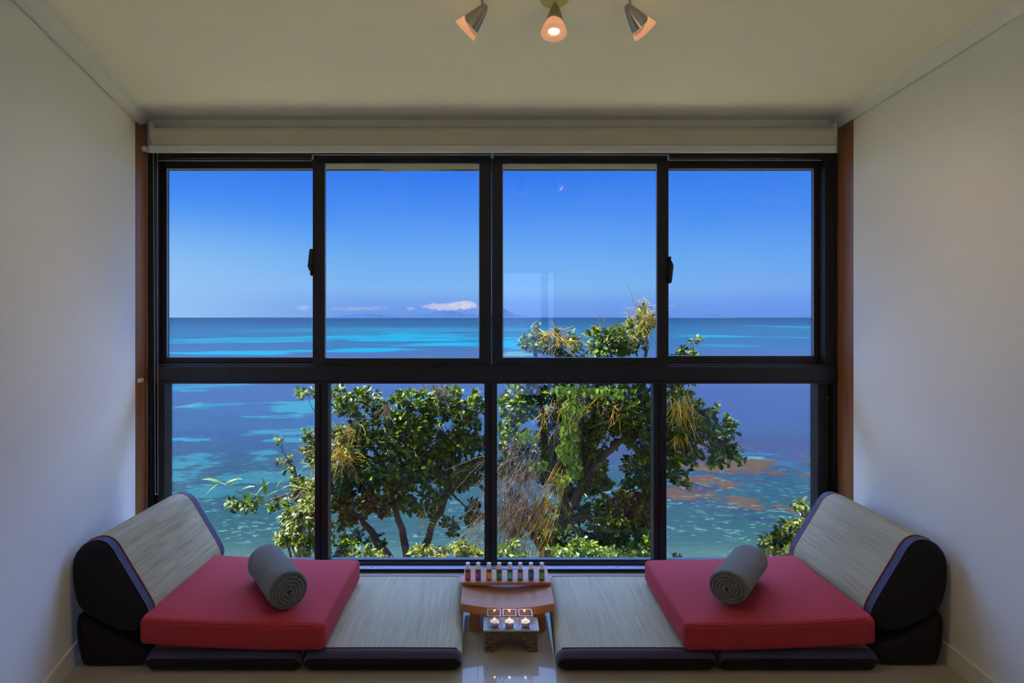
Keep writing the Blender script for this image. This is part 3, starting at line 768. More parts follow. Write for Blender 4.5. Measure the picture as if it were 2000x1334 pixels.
# rolled towels: a spiral of thick cloth
def towel(front, back, rad, label, seed):
    rnd = random.Random(seed)
    f = Vector(front); bk = Vector(back); ax = (bk-f); L = ax.length; ax.normalize()
    upv = Vector((0, 0, 1)); sd = ax.cross(upv).normalized(); upv = sd.cross(ax).normalized()
    root = empty('rolled_towel', (f+bk)/2-Vector((0, 0, rad))); tag(root, label, 'towel', 'rolled towels on the red cushions')
    turns = 5.0; n = 220; pitch = rad/(turns+0.35); th = pitch*0.80
    rows = 16; b = MB(); vs = []; fs = []
    prof = []
    def rr(a): return pitch*0.45+pitch*a/(2*math.pi)
    tot = turns*2*math.pi
    inner = []; outer = []
    for i in range(n+1):
        a = tot*i/n; r = rr(a); wob = 1+0.05*math.sin(a*2+seed)+0.03*math.sin(a*3.1)*(1-i/n)
        r *= wob
        if i > n-14: t_ = (i-(n-14))/14; r -= th*0.25*t_
        outer.append((a, r+th/2*(1 if i < n-6 else (n-i)/6*.9+.1))); inner.append((a, max(0.001, r-th/2)))
    loop = outer + inner[::-1]; m_ = len(loop); ph = 4.35+0.12*seed
    for j in range(rows+1):
        k = j/rows
        sag = 0.0
        for q, (a, r) in enumerate(loop):
            edge = min(1.0, min(k, 1-k)*rows/1.0)
            off = (-0.010*(r/rad)**2.0) if j == 0 else ((0.010*(r/rad)**2.0) if j == rows else 0)
            rr_ = r*(1-0.035*(1-edge)*(r/rad))
            rr_ *= 1+0.030*mnoise.noise(Vector((math.cos(a)*2, math.sin(a)*2, k*7+seed)))*(r/rad)
            x = math.cos(a+ph)*rr_; z = math.sin(a+ph)*rr_
            if z < 0: z = -rad*0.955*abs(z/rad)**1.0 if True else z
            p = f+ax*(L*k-off)+sd*x*1.03+upv*z*0.97
            vs.append(p)
    for j in range(rows):
        for q in range(m_): fs.append((j*m_+q, j*m_+(q+1) % m_, (j+1)*m_+(q+1) % m_, (j+1)*m_+q))
    for q in range(n):   # end faces as a ribbon
        i0 = q; i1 = q+1; k0 = m_-1-q; k1 = m_-2-q
        fs.append((i0, i1, k1, k0)[::-1]); o_ = rows*m_; fs.append((o_+i0, o_+i1, o_+k1, o_+k0))
    tm = M['towel2' if seed == 1 else 'towel']
    b.raw(vs, fs); o = b.build('towel_roll', tm, root, True)
    # hem edge of the outermost turn
    a = tot+ph; b = MB(); r = rr(tot)*0.90
    pts = [f+ax*(L*k)+sd*math.cos(a)*r*1.03+upv*math.sin(a)*r*0.97 for k in (0.02, .25, .5, .75, .98)]
    b.tube(pts, 0.0022, 8); b.build('hem', tm, root, True)
    return root
towel((-0.775, 2.165, 0.264), (-0.985, 2.445, 0.267), 0.073, 'grey-green rolled towel on the left red cushion', 1)
towel((0.895, 2.180, 0.268), (1.105, 2.445, 0.272), 0.070, 'grey-brown rolled towel on the right red cushion', 4)

# ================================================================== LOW TABLE, BOTTLES, CANDLES
tb = empty('low_table', (0.053, 2.51, 0)); tag(tb, 'low wooden stool table with a dished top between the two loungers', 'table')
TX0, TX1, TY0, TY1, TZ = -0.138, 0.248, 2.335, 2.695, 0.136
def dish(x): a = (x-(TX0+TX1)/2)/((TX1-TX0)/2); return -0.020*(1-a*a)
b = MB(); n = 24; vs = []; fs = []
for j, y in enumerate((TY0, TY1)):
    for i in range(n+1):
        x = TX0+(TX1-TX0)*i/n; vs.append((x, y, TZ+dish(x))); vs.append((x, y, TZ-0.034+dish(x)*0.9))
m_ = 2*(n+1)
for i in range(n):
    a = 2*i
    fs += [(a, m_+a, m_+a+2, a+2)[::-1], (a+1, a+3, m_+a+3, m_+a+1)[::-1], (a, a+2, a+3, a+1)[::-1], (m_+a, m_+a+1, m_+a+3, m_+a+2)[::-1]]
fs += [(0, 1, m_+1, m_)[::-1], (2*n, m_+2*n, m_+2*n+1, 2*n+1)[::-1]]
b.raw(vs, fs); bevel(b.build('table_top', M['table'], tb), 0.002)
for (xa_, xb_) in ((-0.102, -0.062), (0.172, 0.214)):
    for (ya_, yb_) in ((2.375, 2.41), (2.62, 2.655)):
        zt_ = TZ-0.034+max(dish(xa_), dish(xb_))*0.9-0.001
        b = MB(); b.box((xa_, ya_, 0), (xb_, yb_, zt_)); bevel(b.build('leg', M['table'], tb), 0.002)
bd = MB(); bd.box((-0.147, 2.492, TZ+0.0005), (0.249, 2.556, TZ+0.0125)); o = bevel(bd.build('display_board', M['table']), 0.0015)
tag(o, 'narrow wooden board lying across the low table under the oil bottles', 'board')
BZ = TZ+0.0125
M['amber'] = mat('amber_glass', (.16,.055,.012), 0.08, 0, 0.7)[0]
M['cap'] = mat('white_cap_plastic', (.90,.91,.95), 0.35)[0]
M['emblem'] = mat('pale_print', (.72,.70,.68), 0.5)[0]
cols = [('red', (.42,.035,.030)), ('purple', (.17,.030,.20)), ('orange', (.62,.20,.035)), ('dark green', (.008,.11,.075)), ('teal', (.02,.27,.30)), ('grey', (.13,.19,.25)), ('blue', (.012,.07,.27)), ('green', (.06,.22,.045))]
us = [914, 934, 955, 975, 996, 1016, 1037, 1058]
proto = None
def make_bottle():
    e = empty('oil_bottle', (0, 0, 0))
    b = MB(); b.lathe([(.0098,0),(.0122,.0015),(.0125,.006),(.0125,.037),(.0120,.041),(.0085,.0455),(.0072,.048),(.0072,.052)], 24); b.build('glass_body', M['amber'], e, True)
    b = MB(); b.lathe([(.0098,.0475),(.0100,.049),(.0100,.0525),(.0088,.0535),(.0088,.0660),(.0093,.0672),(.0093,.0715),(.0084,.0728),(0,.0728)], 28); b.build('cap', M['cap'], e, True)
    b = MB(); vs = []; n = 28
    for z in (.0065, .0350):
        for k in range(n): a = 2*math.pi*k/n; vs.append((.01272*math.cos(a), .01272*math.sin(a), z))
    fs = [(k, (k+1) % n, n+(k+1) % n, n+k) for k in range(n)]
    b.raw(vs, fs); lb = b.build('label_wrap', None, e, True)
    # printed emblem: a small pale rosette with two lines below and one above
    b = MB(); rad = .01295
    def pt(a, z): return (rad*math.sin(a), -rad*math.cos(a), z)
    m2 = 14; c = (0.05, .0220); vs = [pt(*c)]
    for k in range(m2):
        t_ = 2*math.pi*k/m2; rr_ = .0034*(1 if k % 2 else .72); vs.append(pt(c[0]+rr_*math.cos(t_)/rad, c[1]+rr_*1.15*math.sin(t_)))
    b.raw(vs, [(0, 1+k, 1+(k+1) % m2) for k in range(m2)])
    for (a0, a1, z0_, z1_) in ((-.25, .42, .0145, .0153), (-.1, .30, .0120, .0127), (-.3, .1, .0305, .0315), (-.95, -.88, .010, .031)):
        b.raw([pt(a0, z0_), pt(a1, z0_), pt(a1, z1_), pt(a0, z1_)], [(0, 1, 2, 3)])
    q = b.build('print', M['emblem'], None); q.parent = lb; q.matrix_parent_inverse = lb.matrix_parent_inverse.inverted() @ e.matrix_basis.inverted() if False else Matrix.Identity(4)
    return e, lb
for i, (u, (cn, cc)) in enumerate(zip(us, cols)):
    if i == 0: proto, lb0 = make_bottle(); e = proto
    else: e = copy_tree(proto)
    e.location = W(u, 0, 2.53).x, 2.524, BZ
    e.rotation_euler = (0, 0, [0, -.5, -.45, .35, .1, -.15, .35, .9][i])
    ml = mat('label_'+cn.replace(' ', '_'), tuple(min(.9, q*2.3) for q in cc), 0.45)[0]
    for ch in [x for x in bpy.data.objects if x.parent == e and x.name.startswith('label_wrap')]:
        if i: ch.data = ch.data.copy()
        ch.data.materials.clear(); ch.data.materials.append(ml)
    tag(e, {'red': 'small amber oil bottle with a red label, leftmost on the board', 'purple': 'small amber oil bottle with a purple label on the board', 'orange': 'small amber oil bottle with an orange label on the board',
            'dark green': 'small amber oil bottle with a dark green label on the board', 'teal': 'small amber oil bottle with a turquoise label on the board', 'grey': 'small amber oil bottle with a grey label on the board',
            'blue': 'small amber oil bottle with a blue label on the board', 'green': 'small amber oil bottle with a grass green label, rightmost on the board'}[cn], 'bottle', 'essential oil bottles on the wooden board')

# stacked-stone candle stand
M['stone'] = None
m, t, bs = mat('stacked_slate', (.2,.14,.09), 0.75)
co = t.add('ShaderNodeTexCoord').outputs['Object']; x, y, z = t.xyz(co)
f, _ = t.noise(t.mapv(co, sc=(1, 1, 6)), 45, 4, 0.65); g, _ = t.noise(co, 160, 3, 0.6)
ff = t.m('ADD', t.m('MULTIPLY', f, .7), t.m('MULTIPLY', g, .3))
t.put(bs.inputs['Base Color'], t.ramp(ff, [(.32, (.05,.035,.022)), (.5, (.20,.125,.065)), (.68, (.42,.31,.19))]))
t.put(bs.inputs['Normal'], t.bump(ff, 0.9, 0.006)); M['stone'] = m
cs = empty('candle_stand', (0.065, 2.27, 0)); tag(cs, 'small arched stand of stacked stone carrying three glass candle cups', 'candle stand')
SX0, SX1, SY0, SY1, SH = -0.038, 0.172, 2.222, 2.312, 0.080
b = MB(); rnd = random.Random(5); layers = 13
cxm = (SX0+SX1)/2
for k in range(layers):
    z0_ = SH*k/layers; z1_ = SH*(k+1)/layers-0.0006; zm = (z0_+z1_)/2
    hw = (SX1-SX0)/2*(0.985-0.02*zm/SH)
    # opening: arch of half width .062 at the floor, closing at z=.058
    hz = zm/0.060
    inner = 0.068*math.sqrt(max(0, 1-hz*hz)) if hz < 1 else 0
    spans = [(-hw, -inner), (inner, hw)] if inner > 0.004 else [(-hw, hw)]
    for (a, c) in spans:
        cuts = [a]; 
        while cuts[-1] < c-0.03: cuts.append(min(c, cuts[-1]+rnd.uniform(.022, .06)))
        cuts[-1] = c
        if len(cuts) == 1: cuts = [a, c]
        for q in range(len(cuts)-1):
            j1, j2 = rnd.uniform(-.003, .002), rnd.uniform(-.002, .003)
            b.box((cxm+cuts[q]+(j1*.5 if q == 0 else 0), SY0+.003+j1, z0_), (cxm+cuts[q+1]-.0006+(j2*.5), SY1-.003+j2, z1_))
b.build('stone_base', M['stone'], cs)
b = MB(); zt_ = SH+0.0003
# shallow tray: floor and slanted rim
b.box((SX0+.004, SY0+.003, zt_), (SX1-.004, SY1-.003, zt_+.003))
o4 = [(SX0-.004, SY0-.004), (SX1+.004, SY0-.004), (SX1+.004, SY1+.004), (SX0-.004, SY1+.004)]; i4 = [(SX0+.008, SY0+.005), (SX1-.008, SY0+.005), (SX1-.008, SY1-.005), (SX0+.008, SY1-.005)]
vs = [(x, y, zt_+.004) for x, y in o4]+[(x, y, zt_+.009) for x, y in o4]+[(x, y, zt_+.003) for x, y in i4]+[(x, y, zt_+.000) for x, y in i4]
fs = []
for k in range(4):
    k2 = (k+1) % 4; fs += [(k, k2, 4+k2, 4+k), (4+k, 4+k2, 8+k2, 8+k), (12+k, 12+k2, k2, k)]
b.raw(vs, fs); b.build('tray', M['plateglass'], cs)
M['wax'] = mat('white_wax', (.80,.74,.72), 0.5, 0, 0.4)[0]
M['tin'] = mat('tealight_tin', (.55,.52,.52), 0.35, 0.9)[0]
M['wick'] = mat('wick', (.01,.01,.01), 0.9)[0]
proto_c = None; proto_t = None
CZ0 = zt_+.0035
for i, (xc, lab) in enumerate(((0.000, 'left'), (0.061, 'middle'), (0.124, 'right'))):
    yc = 2.262
    if i == 0:
        e = empty('candle_cup', (0, 0, 0)); h = 0.027; th = 0.0035; H = 0.052
        b = MB(); 
        for (sx, sy) in ((-1, 0), (1, 0)): b.box((min(sx*h, sx*(h-th)), -h, 0), (max(sx*h, sx*(h-th)), h, H))
        for s_ in (-1, 1): b.box((-h+th, min(s_*h, s_*(h-th)), 0), (h-th, max(s_*h, s_*(h-th)), H))
        b.box((-h+th, -h+th, 0), (h-th, h-th, .006)); bevel(b.build('glass_wall', M['cupglass'], e), .0008)
        b = MB()
        for s_ in (-1, 1):
            b.box((s_*(h-th/2)-th/2, -h, H), (s_*(h-th/2)+th/2, h, H+.0008)); b.box((-h+th, s_*(h-th/2)-th/2, H), (h-th, s_*(h-th/2)+th/2, H+.0008))
        b.build('polished_rim', mat('polished_glass_edge', (.42,.52,.66), 0.12, 0, 0.8)[0], e)
        proto_c = e
        e2 = empty('tealight', (0, 0, 0))
        b = MB(); b.lathe([(.0178,0),(.0185,.001),(.0185,.0155),(.0181,.0155),(.0181,.0135)], 28); b.build('tin_cup', M['tin'], e2, True)
        b = MB(); b.lathe([(.0178,.001),(.0178,.0138),(.010,.0134),(0,.0132)], 28); b.build('wax', M['wax'], e2, True)
        b = MB(); b.tube([(0,0,.013),(.0004,0,.019)], .0007, 6); b.build('wick', M['wick'], e2)
        b = MB(); b.lathe([(.0006,.0165),(.0020,.0190),(.0024,.0210),(.0018,.0250),(.0009,.0285),(0,.0310)], 14); b.build('flame', M['flame'], e2, True)
        proto_t = e2
    else: e = copy_tree(proto_c); e2 = copy_tree(proto_t)
    e.location = (xc, yc, CZ0); e.rotation_euler = (0, 0, (.02, -.01, .03)[i]); e2.location = (xc+(.002, .0, .001)[i], yc-.003, CZ0+.0062)
    tag(e, 'square clear glass candle cup, %s one on the stone stand' % lab, 'candle holder', 'glass candle cups on the stone stand')
    tag(e2, 'lit white tealight inside the %s glass cup' % lab, 'candle', 'lit tealights in the glass cups')
    L_ = bpy.data.lights.new('flame_glow', 'POINT'); L_.energy = 0.05; L_.color = (1, .62, .32); L_.shadow_soft_size = 0.003
    lo = bpy.data.objects.new('flame_glow', L_); COL.objects.link(lo); lo.parent = e2; lo.location = (0, 0, .027)

exec_out = True
# ================================================================== OUTSIDE
SEA = -25.0; HS = CZ-SEA; KS = HS*F           # depth of a sea point seen at v: KS/(v-620)
m, t, bs = mat('sea_water', (.1,.2,.4), 0.35, 0, 0.3)
pos = t.add('ShaderNodeNewGeometry').outputs['Position']
X, Y_, Z = t.xyz(pos)
Yc = t.m('MAXIMUM', Y_, 20.0)
base = t.ramp(t.m('DIVIDE', 60.0, Yc), [       # 1.0 at 60 m, towards 0 at the horizon
    (0.0, (.016,.085,.26)), (0.012, (.020,.110,.30)), (0.05, (.035,.20,.43)), (0.10, (.045,.20,.46)), (0.16, (.085,.19,.46)), (0.30, (.075,.18,.45)),
    (0.44, (.058,.150,.36)), (0.60, (.040,.135,.215)), (0.78, (.034,.135,.150)), (1.0, (.055,.165,.125))])
warm = t.step(X, -10.0, 45.0)                        # a darker, more violet deep to the right
mid = t.m('MULTIPLY', t.step(Y_, 110.0, 170.0), t.step(Y_, 420.0, 240.0))
base = t.mix(t.m('MULTIPLY', t.m('MULTIPLY', warm, mid), 0.55), base, (.080,.14,.40))
nearr = t.m('MULTIPLY', t.step(X, 5.0, 30.0), t.m('MULTIPLY', t.step(Y_, 92.0, 106.0), t.step(Y_, 150.0, 115.0)))
base = t.mix(t.m('MULTIPLY', nearr, 0.6), base, (.085,.10,.27))
# streaky variation in depth and current lines
sv = t.mapv(pos, sc=(0.35, 1.0, 1.0))
nl, _ = t.noise(sv, 0.012, 4, 0.6); nm, _ = t.noise(sv, 0.07, 4, 0.6); nf, _ = t.noise(t.mapv(pos, sc=(.5, 1, 1)), 0.7, 4, 0.65)
base = t.mix(t.m('MULTIPLY', t.step(nl, .45, .62), .35), base, t.mix(0.5, base, (.03,.30,.46)))
base = t.mix(t.m('MULTIPLY', t.step(nm, .5, .72), .25), base, t.mix(0.6, base, (.03,.10,.26)))
base = t.mix(t.m('MULTIPLY', t.step(nf, .42, .60), .30), base, t.mix(.45, base, (.02,.05,.16)))
BANDS = []
for lim, sx_, scl in ((125.0, .7, .22), (330.0, .5, .13), (1e9, .35, .022)):
    BANDS.append((lim, t.m('SUBTRACT', t.noise(t.mapv(pos, sc=(sx_, 1, 1)), scl, 4, 0.62)[0], 0.5)))
def patch(u, v, a, bb, c, st=1.0, hard=0.35, nz=1.6, *_):
    """a shoal, sand or coral patch on the sea bed, placed and sized in metres"""
    global base
    y_hi = KS/max(2.0, (v-bb-CY)); y_lo = KS/(v+bb-CY); ry = (y_hi-y_lo)/2; yc = (y_hi+y_lo)/2; rx = a*yc/F; xc = (u-CX)*yc/F
    q = t.mapv(pos, loc=(-xc/rx, -yc/ry, 0), sc=(1/rx, 1/ry, 0))
    n_ = next(n for lim, n in BANDS if yc < lim)
    r_ = t.m('MULTIPLY_ADD', n_, nz*2.8, t.vm('LENGTH', q))
    base = t.mix(t.m('MULTIPLY', t.step(r_, 1.0, 1.0-hard), st), base, c)
TQ = (.004,.50,.78); TQ2 = (.03,.42,.62); PALE = (.16,.58,.55); SAND = (.14,.46,.44); BR = (.185,.12,.05); VIO = (.095,.085,.24)
patch(800, 662, 200, 11, TQ, .95); patch(880, 672, 110, 3.5, TQ, .9); patch(480, 664, 160, 6, TQ2, .6); patch(420, 662, 60, 3, TQ, .6)
patch(480, 690, 150, 5.5, TQ, .95); patch(690, 686, 70, 2.2, TQ, .85); patch(1010, 672, 45, 12, TQ, .8); patch(1010, 690, 40, 5, PALE, .7)
patch(1390, 657, 70, 2.6, TQ, .8); patch(1430, 677, 70, 4, TQ2, .55); patch(1560, 640, 60, 5, TQ2, .6); patch(1550, 660, 60, 2.5, TQ2, .6)
patch(800, 645, 330, 5, TQ2, .45); patch(380, 756, 90, 7, TQ2, .75); patch(373, 792, 26, 6, PALE, .8); patch(400, 792, 60, 7, TQ2, .6)
patch(590, 795, 75, 14, (.06,.45,.60), .8, .5, 2.0, 3); patch(850, 775, 60, 12, (.03,.45,.65), .8, .5, 2.0, 3); patch(365, 859, 55, 5, TQ2, .9)
patch(600, 845, 90, 16, (.06,.42,.55), .75, .5, 2.2, 3); patch(640, 890, 120, 25, (.05,.40,.50), .7, .6, 2.2, 3); patch(350, 910, 70, 22, (.05,.38,.50), .7, .6, 2.0, 3)
patch(530, 925, 120, 18, (.05,.34,.45), .6, .6, 2.0, 3); patch(400, 965, 90, 22, (.05,.34,.42), .6, .7, 2.0, 3)
patch(1480, 748, 22, 2.2, (.55,.65,.65), .9, .5, .5)
patch(1380, 900, 110, 20, VIO, .6, .6, 1.8, 2.5); patch(1500, 888, 60, 12, (.03,.28,.48), .8, .6, 1.6, 3); patch(1478, 895, 26, 5, PALE, .8, .5, 1.6, 3); patch(1530, 905, 70, 20, (.03,.24,.40), .6, .8)
patch(1400, 872, 90, 8, BR, .45, .6, 2.4, 3)
for pu, pv, pa, pb in ((1440, 915, 120, 18), (1345, 966, 52, 16), (1465, 990, 62, 14), (1590, 902, 40, 10), (1365, 940, 60, 12)):
    patch(pu-4, pv+5, pa*1.08, pb*1.12, (.045,.055,.16), .65, .4, 1.6, 2.6); patch(pu, pv, pa, pb, BR, .9, .3, 1.8, 2.6)
# pale flecks over the shallow bed
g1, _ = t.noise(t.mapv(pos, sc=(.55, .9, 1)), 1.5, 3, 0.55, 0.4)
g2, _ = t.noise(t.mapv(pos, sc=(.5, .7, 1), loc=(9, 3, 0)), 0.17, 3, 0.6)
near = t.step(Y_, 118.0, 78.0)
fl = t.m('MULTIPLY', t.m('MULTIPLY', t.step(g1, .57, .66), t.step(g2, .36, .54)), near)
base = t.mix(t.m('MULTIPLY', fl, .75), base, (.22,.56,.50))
base = t.mix(t.m('MULTIPLY', t.step(Y_, 70.0, 60.0), .45), base, (.17,.36,.27))
SEA_TINT = (.168, .155, .146)
base = t.mix(1.0, base, SEA_TINT, 'MULTIPLY')
df = t.add('ShaderNodeBsdfDiffuse'); t.put(df.inputs[0], base)
gl = t.add('ShaderNodeBsdfGlossy'); gl.inputs['Roughness'].default_value = 0.25; gl.inputs[0].default_value = (.8,.9,1,1)
wv1, _ = t.noise(t.mapv(pos, sc=(.4, 1, 1)), 1.1, 4, .6)
nb = t.bump(wv1, .5, .25); t.put(gl.inputs['Normal'], nb)
mx = t.add('ShaderNodeMixShader'); mx.inputs[0].default_value = 0.025
t.l.new(df.outputs[0], mx.inputs[1]); t.l.new(gl.outputs[0], mx.inputs[2])
out = [n_ for n_ in t.n if n_.type == 'OUTPUT_MATERIAL'][0]; t.l.new(mx.outputs[0], out.inputs[0])
b = MB(); b.box((-90000, -40, SEA-1), (90000, 90000, SEA)); o = b.build('sea', m); tag(o, 'turquoise reef sea reaching to the horizon', 'sea', kind='structure')

# distant islands, haze put into their colour, barely darker than the sky
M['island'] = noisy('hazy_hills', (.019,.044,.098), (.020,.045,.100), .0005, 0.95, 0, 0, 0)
def island(pts, Y, label):
    b = MB(); n = len(pts); k = 6; vs = []; fs = []
    fine = []
    for i in range(n-1):
        for q in range(k): a = q/k; fine.append((pts[i][0]*(1-a)+pts[i+1][0]*a, pts[i][1]*(1-a)+pts[i+1][1]*a))
    fine.append(pts[-1]); rnd = random.Random(int(Y))
    m_ = len(fine)
    for i, (u, v) in enumerate(fine):
        p = W(u, v, Y); z = SEA+max(0.0, (p.z-SEA))*(1+rnd.uniform(-.08, .08))
        hh = (z-SEA)
        for (dy_, f_) in ((-1600, 0), (-900, .45), (0, 1), (900, .5), (1700, 0)): vs.append((p.x, Y+dy_, SEA-1+hh*f_+ (1 if f_ else 0)))
    for i in range(m_-1):
        for q in range(4): fs.append((i*5+q, i*5+q+1, (i+1)*5+q+1, (i+1)*5+q))
    b.raw(vs, fs); o = b.build('island', M['island'], None, True); tag(o, label, 'island', 'hazy islands on the horizon'); return o
island([(640, 621.4), (670, 616), (700, 614), (725, 612), (745, 615), (768, 621.4)], 24000, 'faint blue island on the horizon under the small clouds, left of centre')
island([(785, 621.4), (805, 616), (830, 612), (860, 609), (885, 608), (905, 612), (935, 615), (955, 617), (968, 621.4)], 28000, 'faint blue island on the horizon under the long pink cloud')
island([(950, 621.2), (970, 606), (982, 601), (992, 607), (1003, 613), (1025, 617), (1050, 621.2)], 36000, 'faint blue peak on the horizon beside the central window stile')
island([(1320, 621.4), (1345, 617), (1365, 614), (1385, 612), (1400, 615), (1425, 621.4)], 26000, 'faint blue island on the horizon seen through the right upper pane')

# hillside below the window, falling to the sea
b = MB(); nx, ny = 48, 26; vs = []; fs = []
ys = [3.05+ (13.0-3.05)*j/20 for j in range(21)] + [14.0, 16.0, 19.0, 23.0, 28.0]
def ground_z(x, y):
    if y <= 13: z = -0.30-0.50*(y-3.05)
    else: z = -0.30-0.50*9.95-(y-13)*1.7
    return max(z, SEA-1.5) + 0.12*mnoise.noise(Vector((x*.8, y*.8, 0)))*min(1.0, (y-3.0)*.5)
for y in ys:
    for i in range(nx+1): x = -12+24*i/nx; vs.append((x, y, ground_z(x, y)))
m_ = len(ys)
for j in range(m_-1):
    for i in range(nx): fs.append((j*(nx+1)+i, j*(nx+1)+i+1, (j+1)*(nx+1)+i+1, (j+1)*(nx+1)+i))
b.raw(vs, fs); o = b.build('ground', noisy('pale_dry_slope', (.19,.165,.085), (.25,.22,.115), 2, .95, .03, .5, .1), None, True); tag(o, kind='structure')

# ------------------------------------------------------------------ vegetation
def leafmat(name, stops, rough=0.32, trans=0.35, spec=0.5):
    m = bpy.data.materials.new(name); m.use_nodes = True; t = NT(m.node_tree)
    b = m.node_tree.nodes['Principled BSDF']
    rnd = t.add('ShaderNodeNewGeometry').outputs['Random Per Island']
    c = t.ramp(rnd, stops); t.put(b.inputs['Base Color'], c); b.inputs['Roughness'].default_value = rough; b.inputs['Specular IOR Level'].default_value = spec
    tr = t.add('ShaderNodeBsdfTranslucent'); t.put(tr.inputs[0], t.mix(.5, c, (.06,.12,.004), 'MIX'))
    mx = t.add('ShaderNodeMixShader'); mx.inputs[0].default_value = trans; t.l.new(b.outputs[0], mx.inputs[1]); t.l.new(tr.outputs[0], mx.inputs[2])
    out = [n_ for n_ in t.n if n_.type == 'OUTPUT_MATERIAL'][0]; t.l.new(mx.outputs[0], out.inputs[0]); return m
M['leaf'] = leafmat('glossy_dark_leaf', [(0, (.006,.019,.001)), (.35, (.020,.050,.001)), (.7, (.062,.110,.002)), (1, (.16,.19,.005))], .38, .14, .14)
M['leafy'] = leafmat('yellow_green_leaf', [(0, (.030,.060,.001)), (.5, (.095,.135,.002)), (.85, (.17,.18,.005)), (1, (.24,.21,.010))], .4, .35)
M['leafb'] = leafmat('bright_creeper_leaf', [(0, (.025,.07,.002)), (.5, (.075,.155,.004)), (1, (.17,.24,.008))], .4, .4)
M['bark'] = noisy('tree_bark', (.018,.013,.010), (.085,.062,.046), 14, .9, .01, .6, .2, sc=(1,1,.4))
M['twig'] = noisy('twig_bark', (.025,.017,.012), (.07,.05,.038), 20, .9)
M['dodder'] = leafmat('yellow_vine_thread', [(0, (.20,.105,.003)), (.6, (.40,.26,.006)), (1, (.46,.33,.015))], .5, .2)
M['dry'] = leafmat('dry_vine_thread', [(0, (.06,.038,.024)), (.6, (.13,.09,.06)), (1, (.22,.16,.11))], .8, .1, .2)

def add_leaf(V, Fc, base_, dir_, nrm, L, wd, shape=0):
    d = dir_.normalized(); n = (nrm-d*nrm.dot(d)); n = n.normalized() if n.length > 1e-5 else d.orthogonal().normalized(); s = d.cross(n)
    o = len(V); droop = n*(-L*0.12)
    if shape == 0:  # obovate
        rows = ((.02, .05, 0), (.45, .36, .0), (.80, .50, -.03), (1.0, .10, -.10))
    elif shape == 1:  # lance
        rows = ((.0, .06, 0), (.3, .5, 0), (.65, .38, -.03), (1.0, .02, -.12))
    else:           # heart
        rows = ((.0, .35, 0), (.25, .55, 0), (.65, .40, -.02), (1.0, .03, -.08))
    for (k, ww, dr) in rows:
        c = base_+d*(L*k)+n*(dr*L*1.4)
        V.append(c+s*(wd*ww)+n*(wd*ww*.30)); V.append(c); V.append(c-s*(wd*ww)+n*(wd*ww*.30))
    for r_ in range(3):
        a = o+r_*3; Fc.append((a, a+1, a+4, a+3)); Fc.append((a+1, a+2, a+5, a+4))

def wig(rnd, a=1.0): return Vector((rnd.uniform(-a, a), rnd.uniform(-a, a), rnd.uniform(-a, a)))
def curve_pts(a, c, rnd, sag=0.0, n=5, wob=.06):
    L = (c-a).length; off = wig(rnd, wob*L); out = []
    for i in range(n+1):
        k = i/n; p = a.lerp(c, k)+off*math.sin(math.pi*k)+Vector((0, 0, -sag*math.sin(math.pi*k))); out.append(p)
    return out
def cluster(V, Fc, rnd, tip, d, n, L, shape=0, spread=1.0, wf=.52):
    d = d.normalized()
    for i in range(n):
        a = rnd.uniform(0, 6.283); side = d.orthogonal().normalized(); side.rotate(Matrix.Rotation(a, 3, d))
        el = rnd.uniform(.15, 1.15)*spread
        dr = (d*math.cos(el)+side*math.sin(el)).normalized()+Vector((0, 0, rnd.uniform(-.35, .15)))
        bs_ = tip-d*rnd.uniform(0, .10)+side*.005
        nr = Vector((0, 0, 1))+wig(rnd, .55)+Vector((-.15, -.25, 0))
        l_ = L*rnd.uniform(.7, 1.2); add_leaf(V, Fc, bs_, dr, nr, l_, l_*wf*rnd.uniform(.85, 1.15), shape)

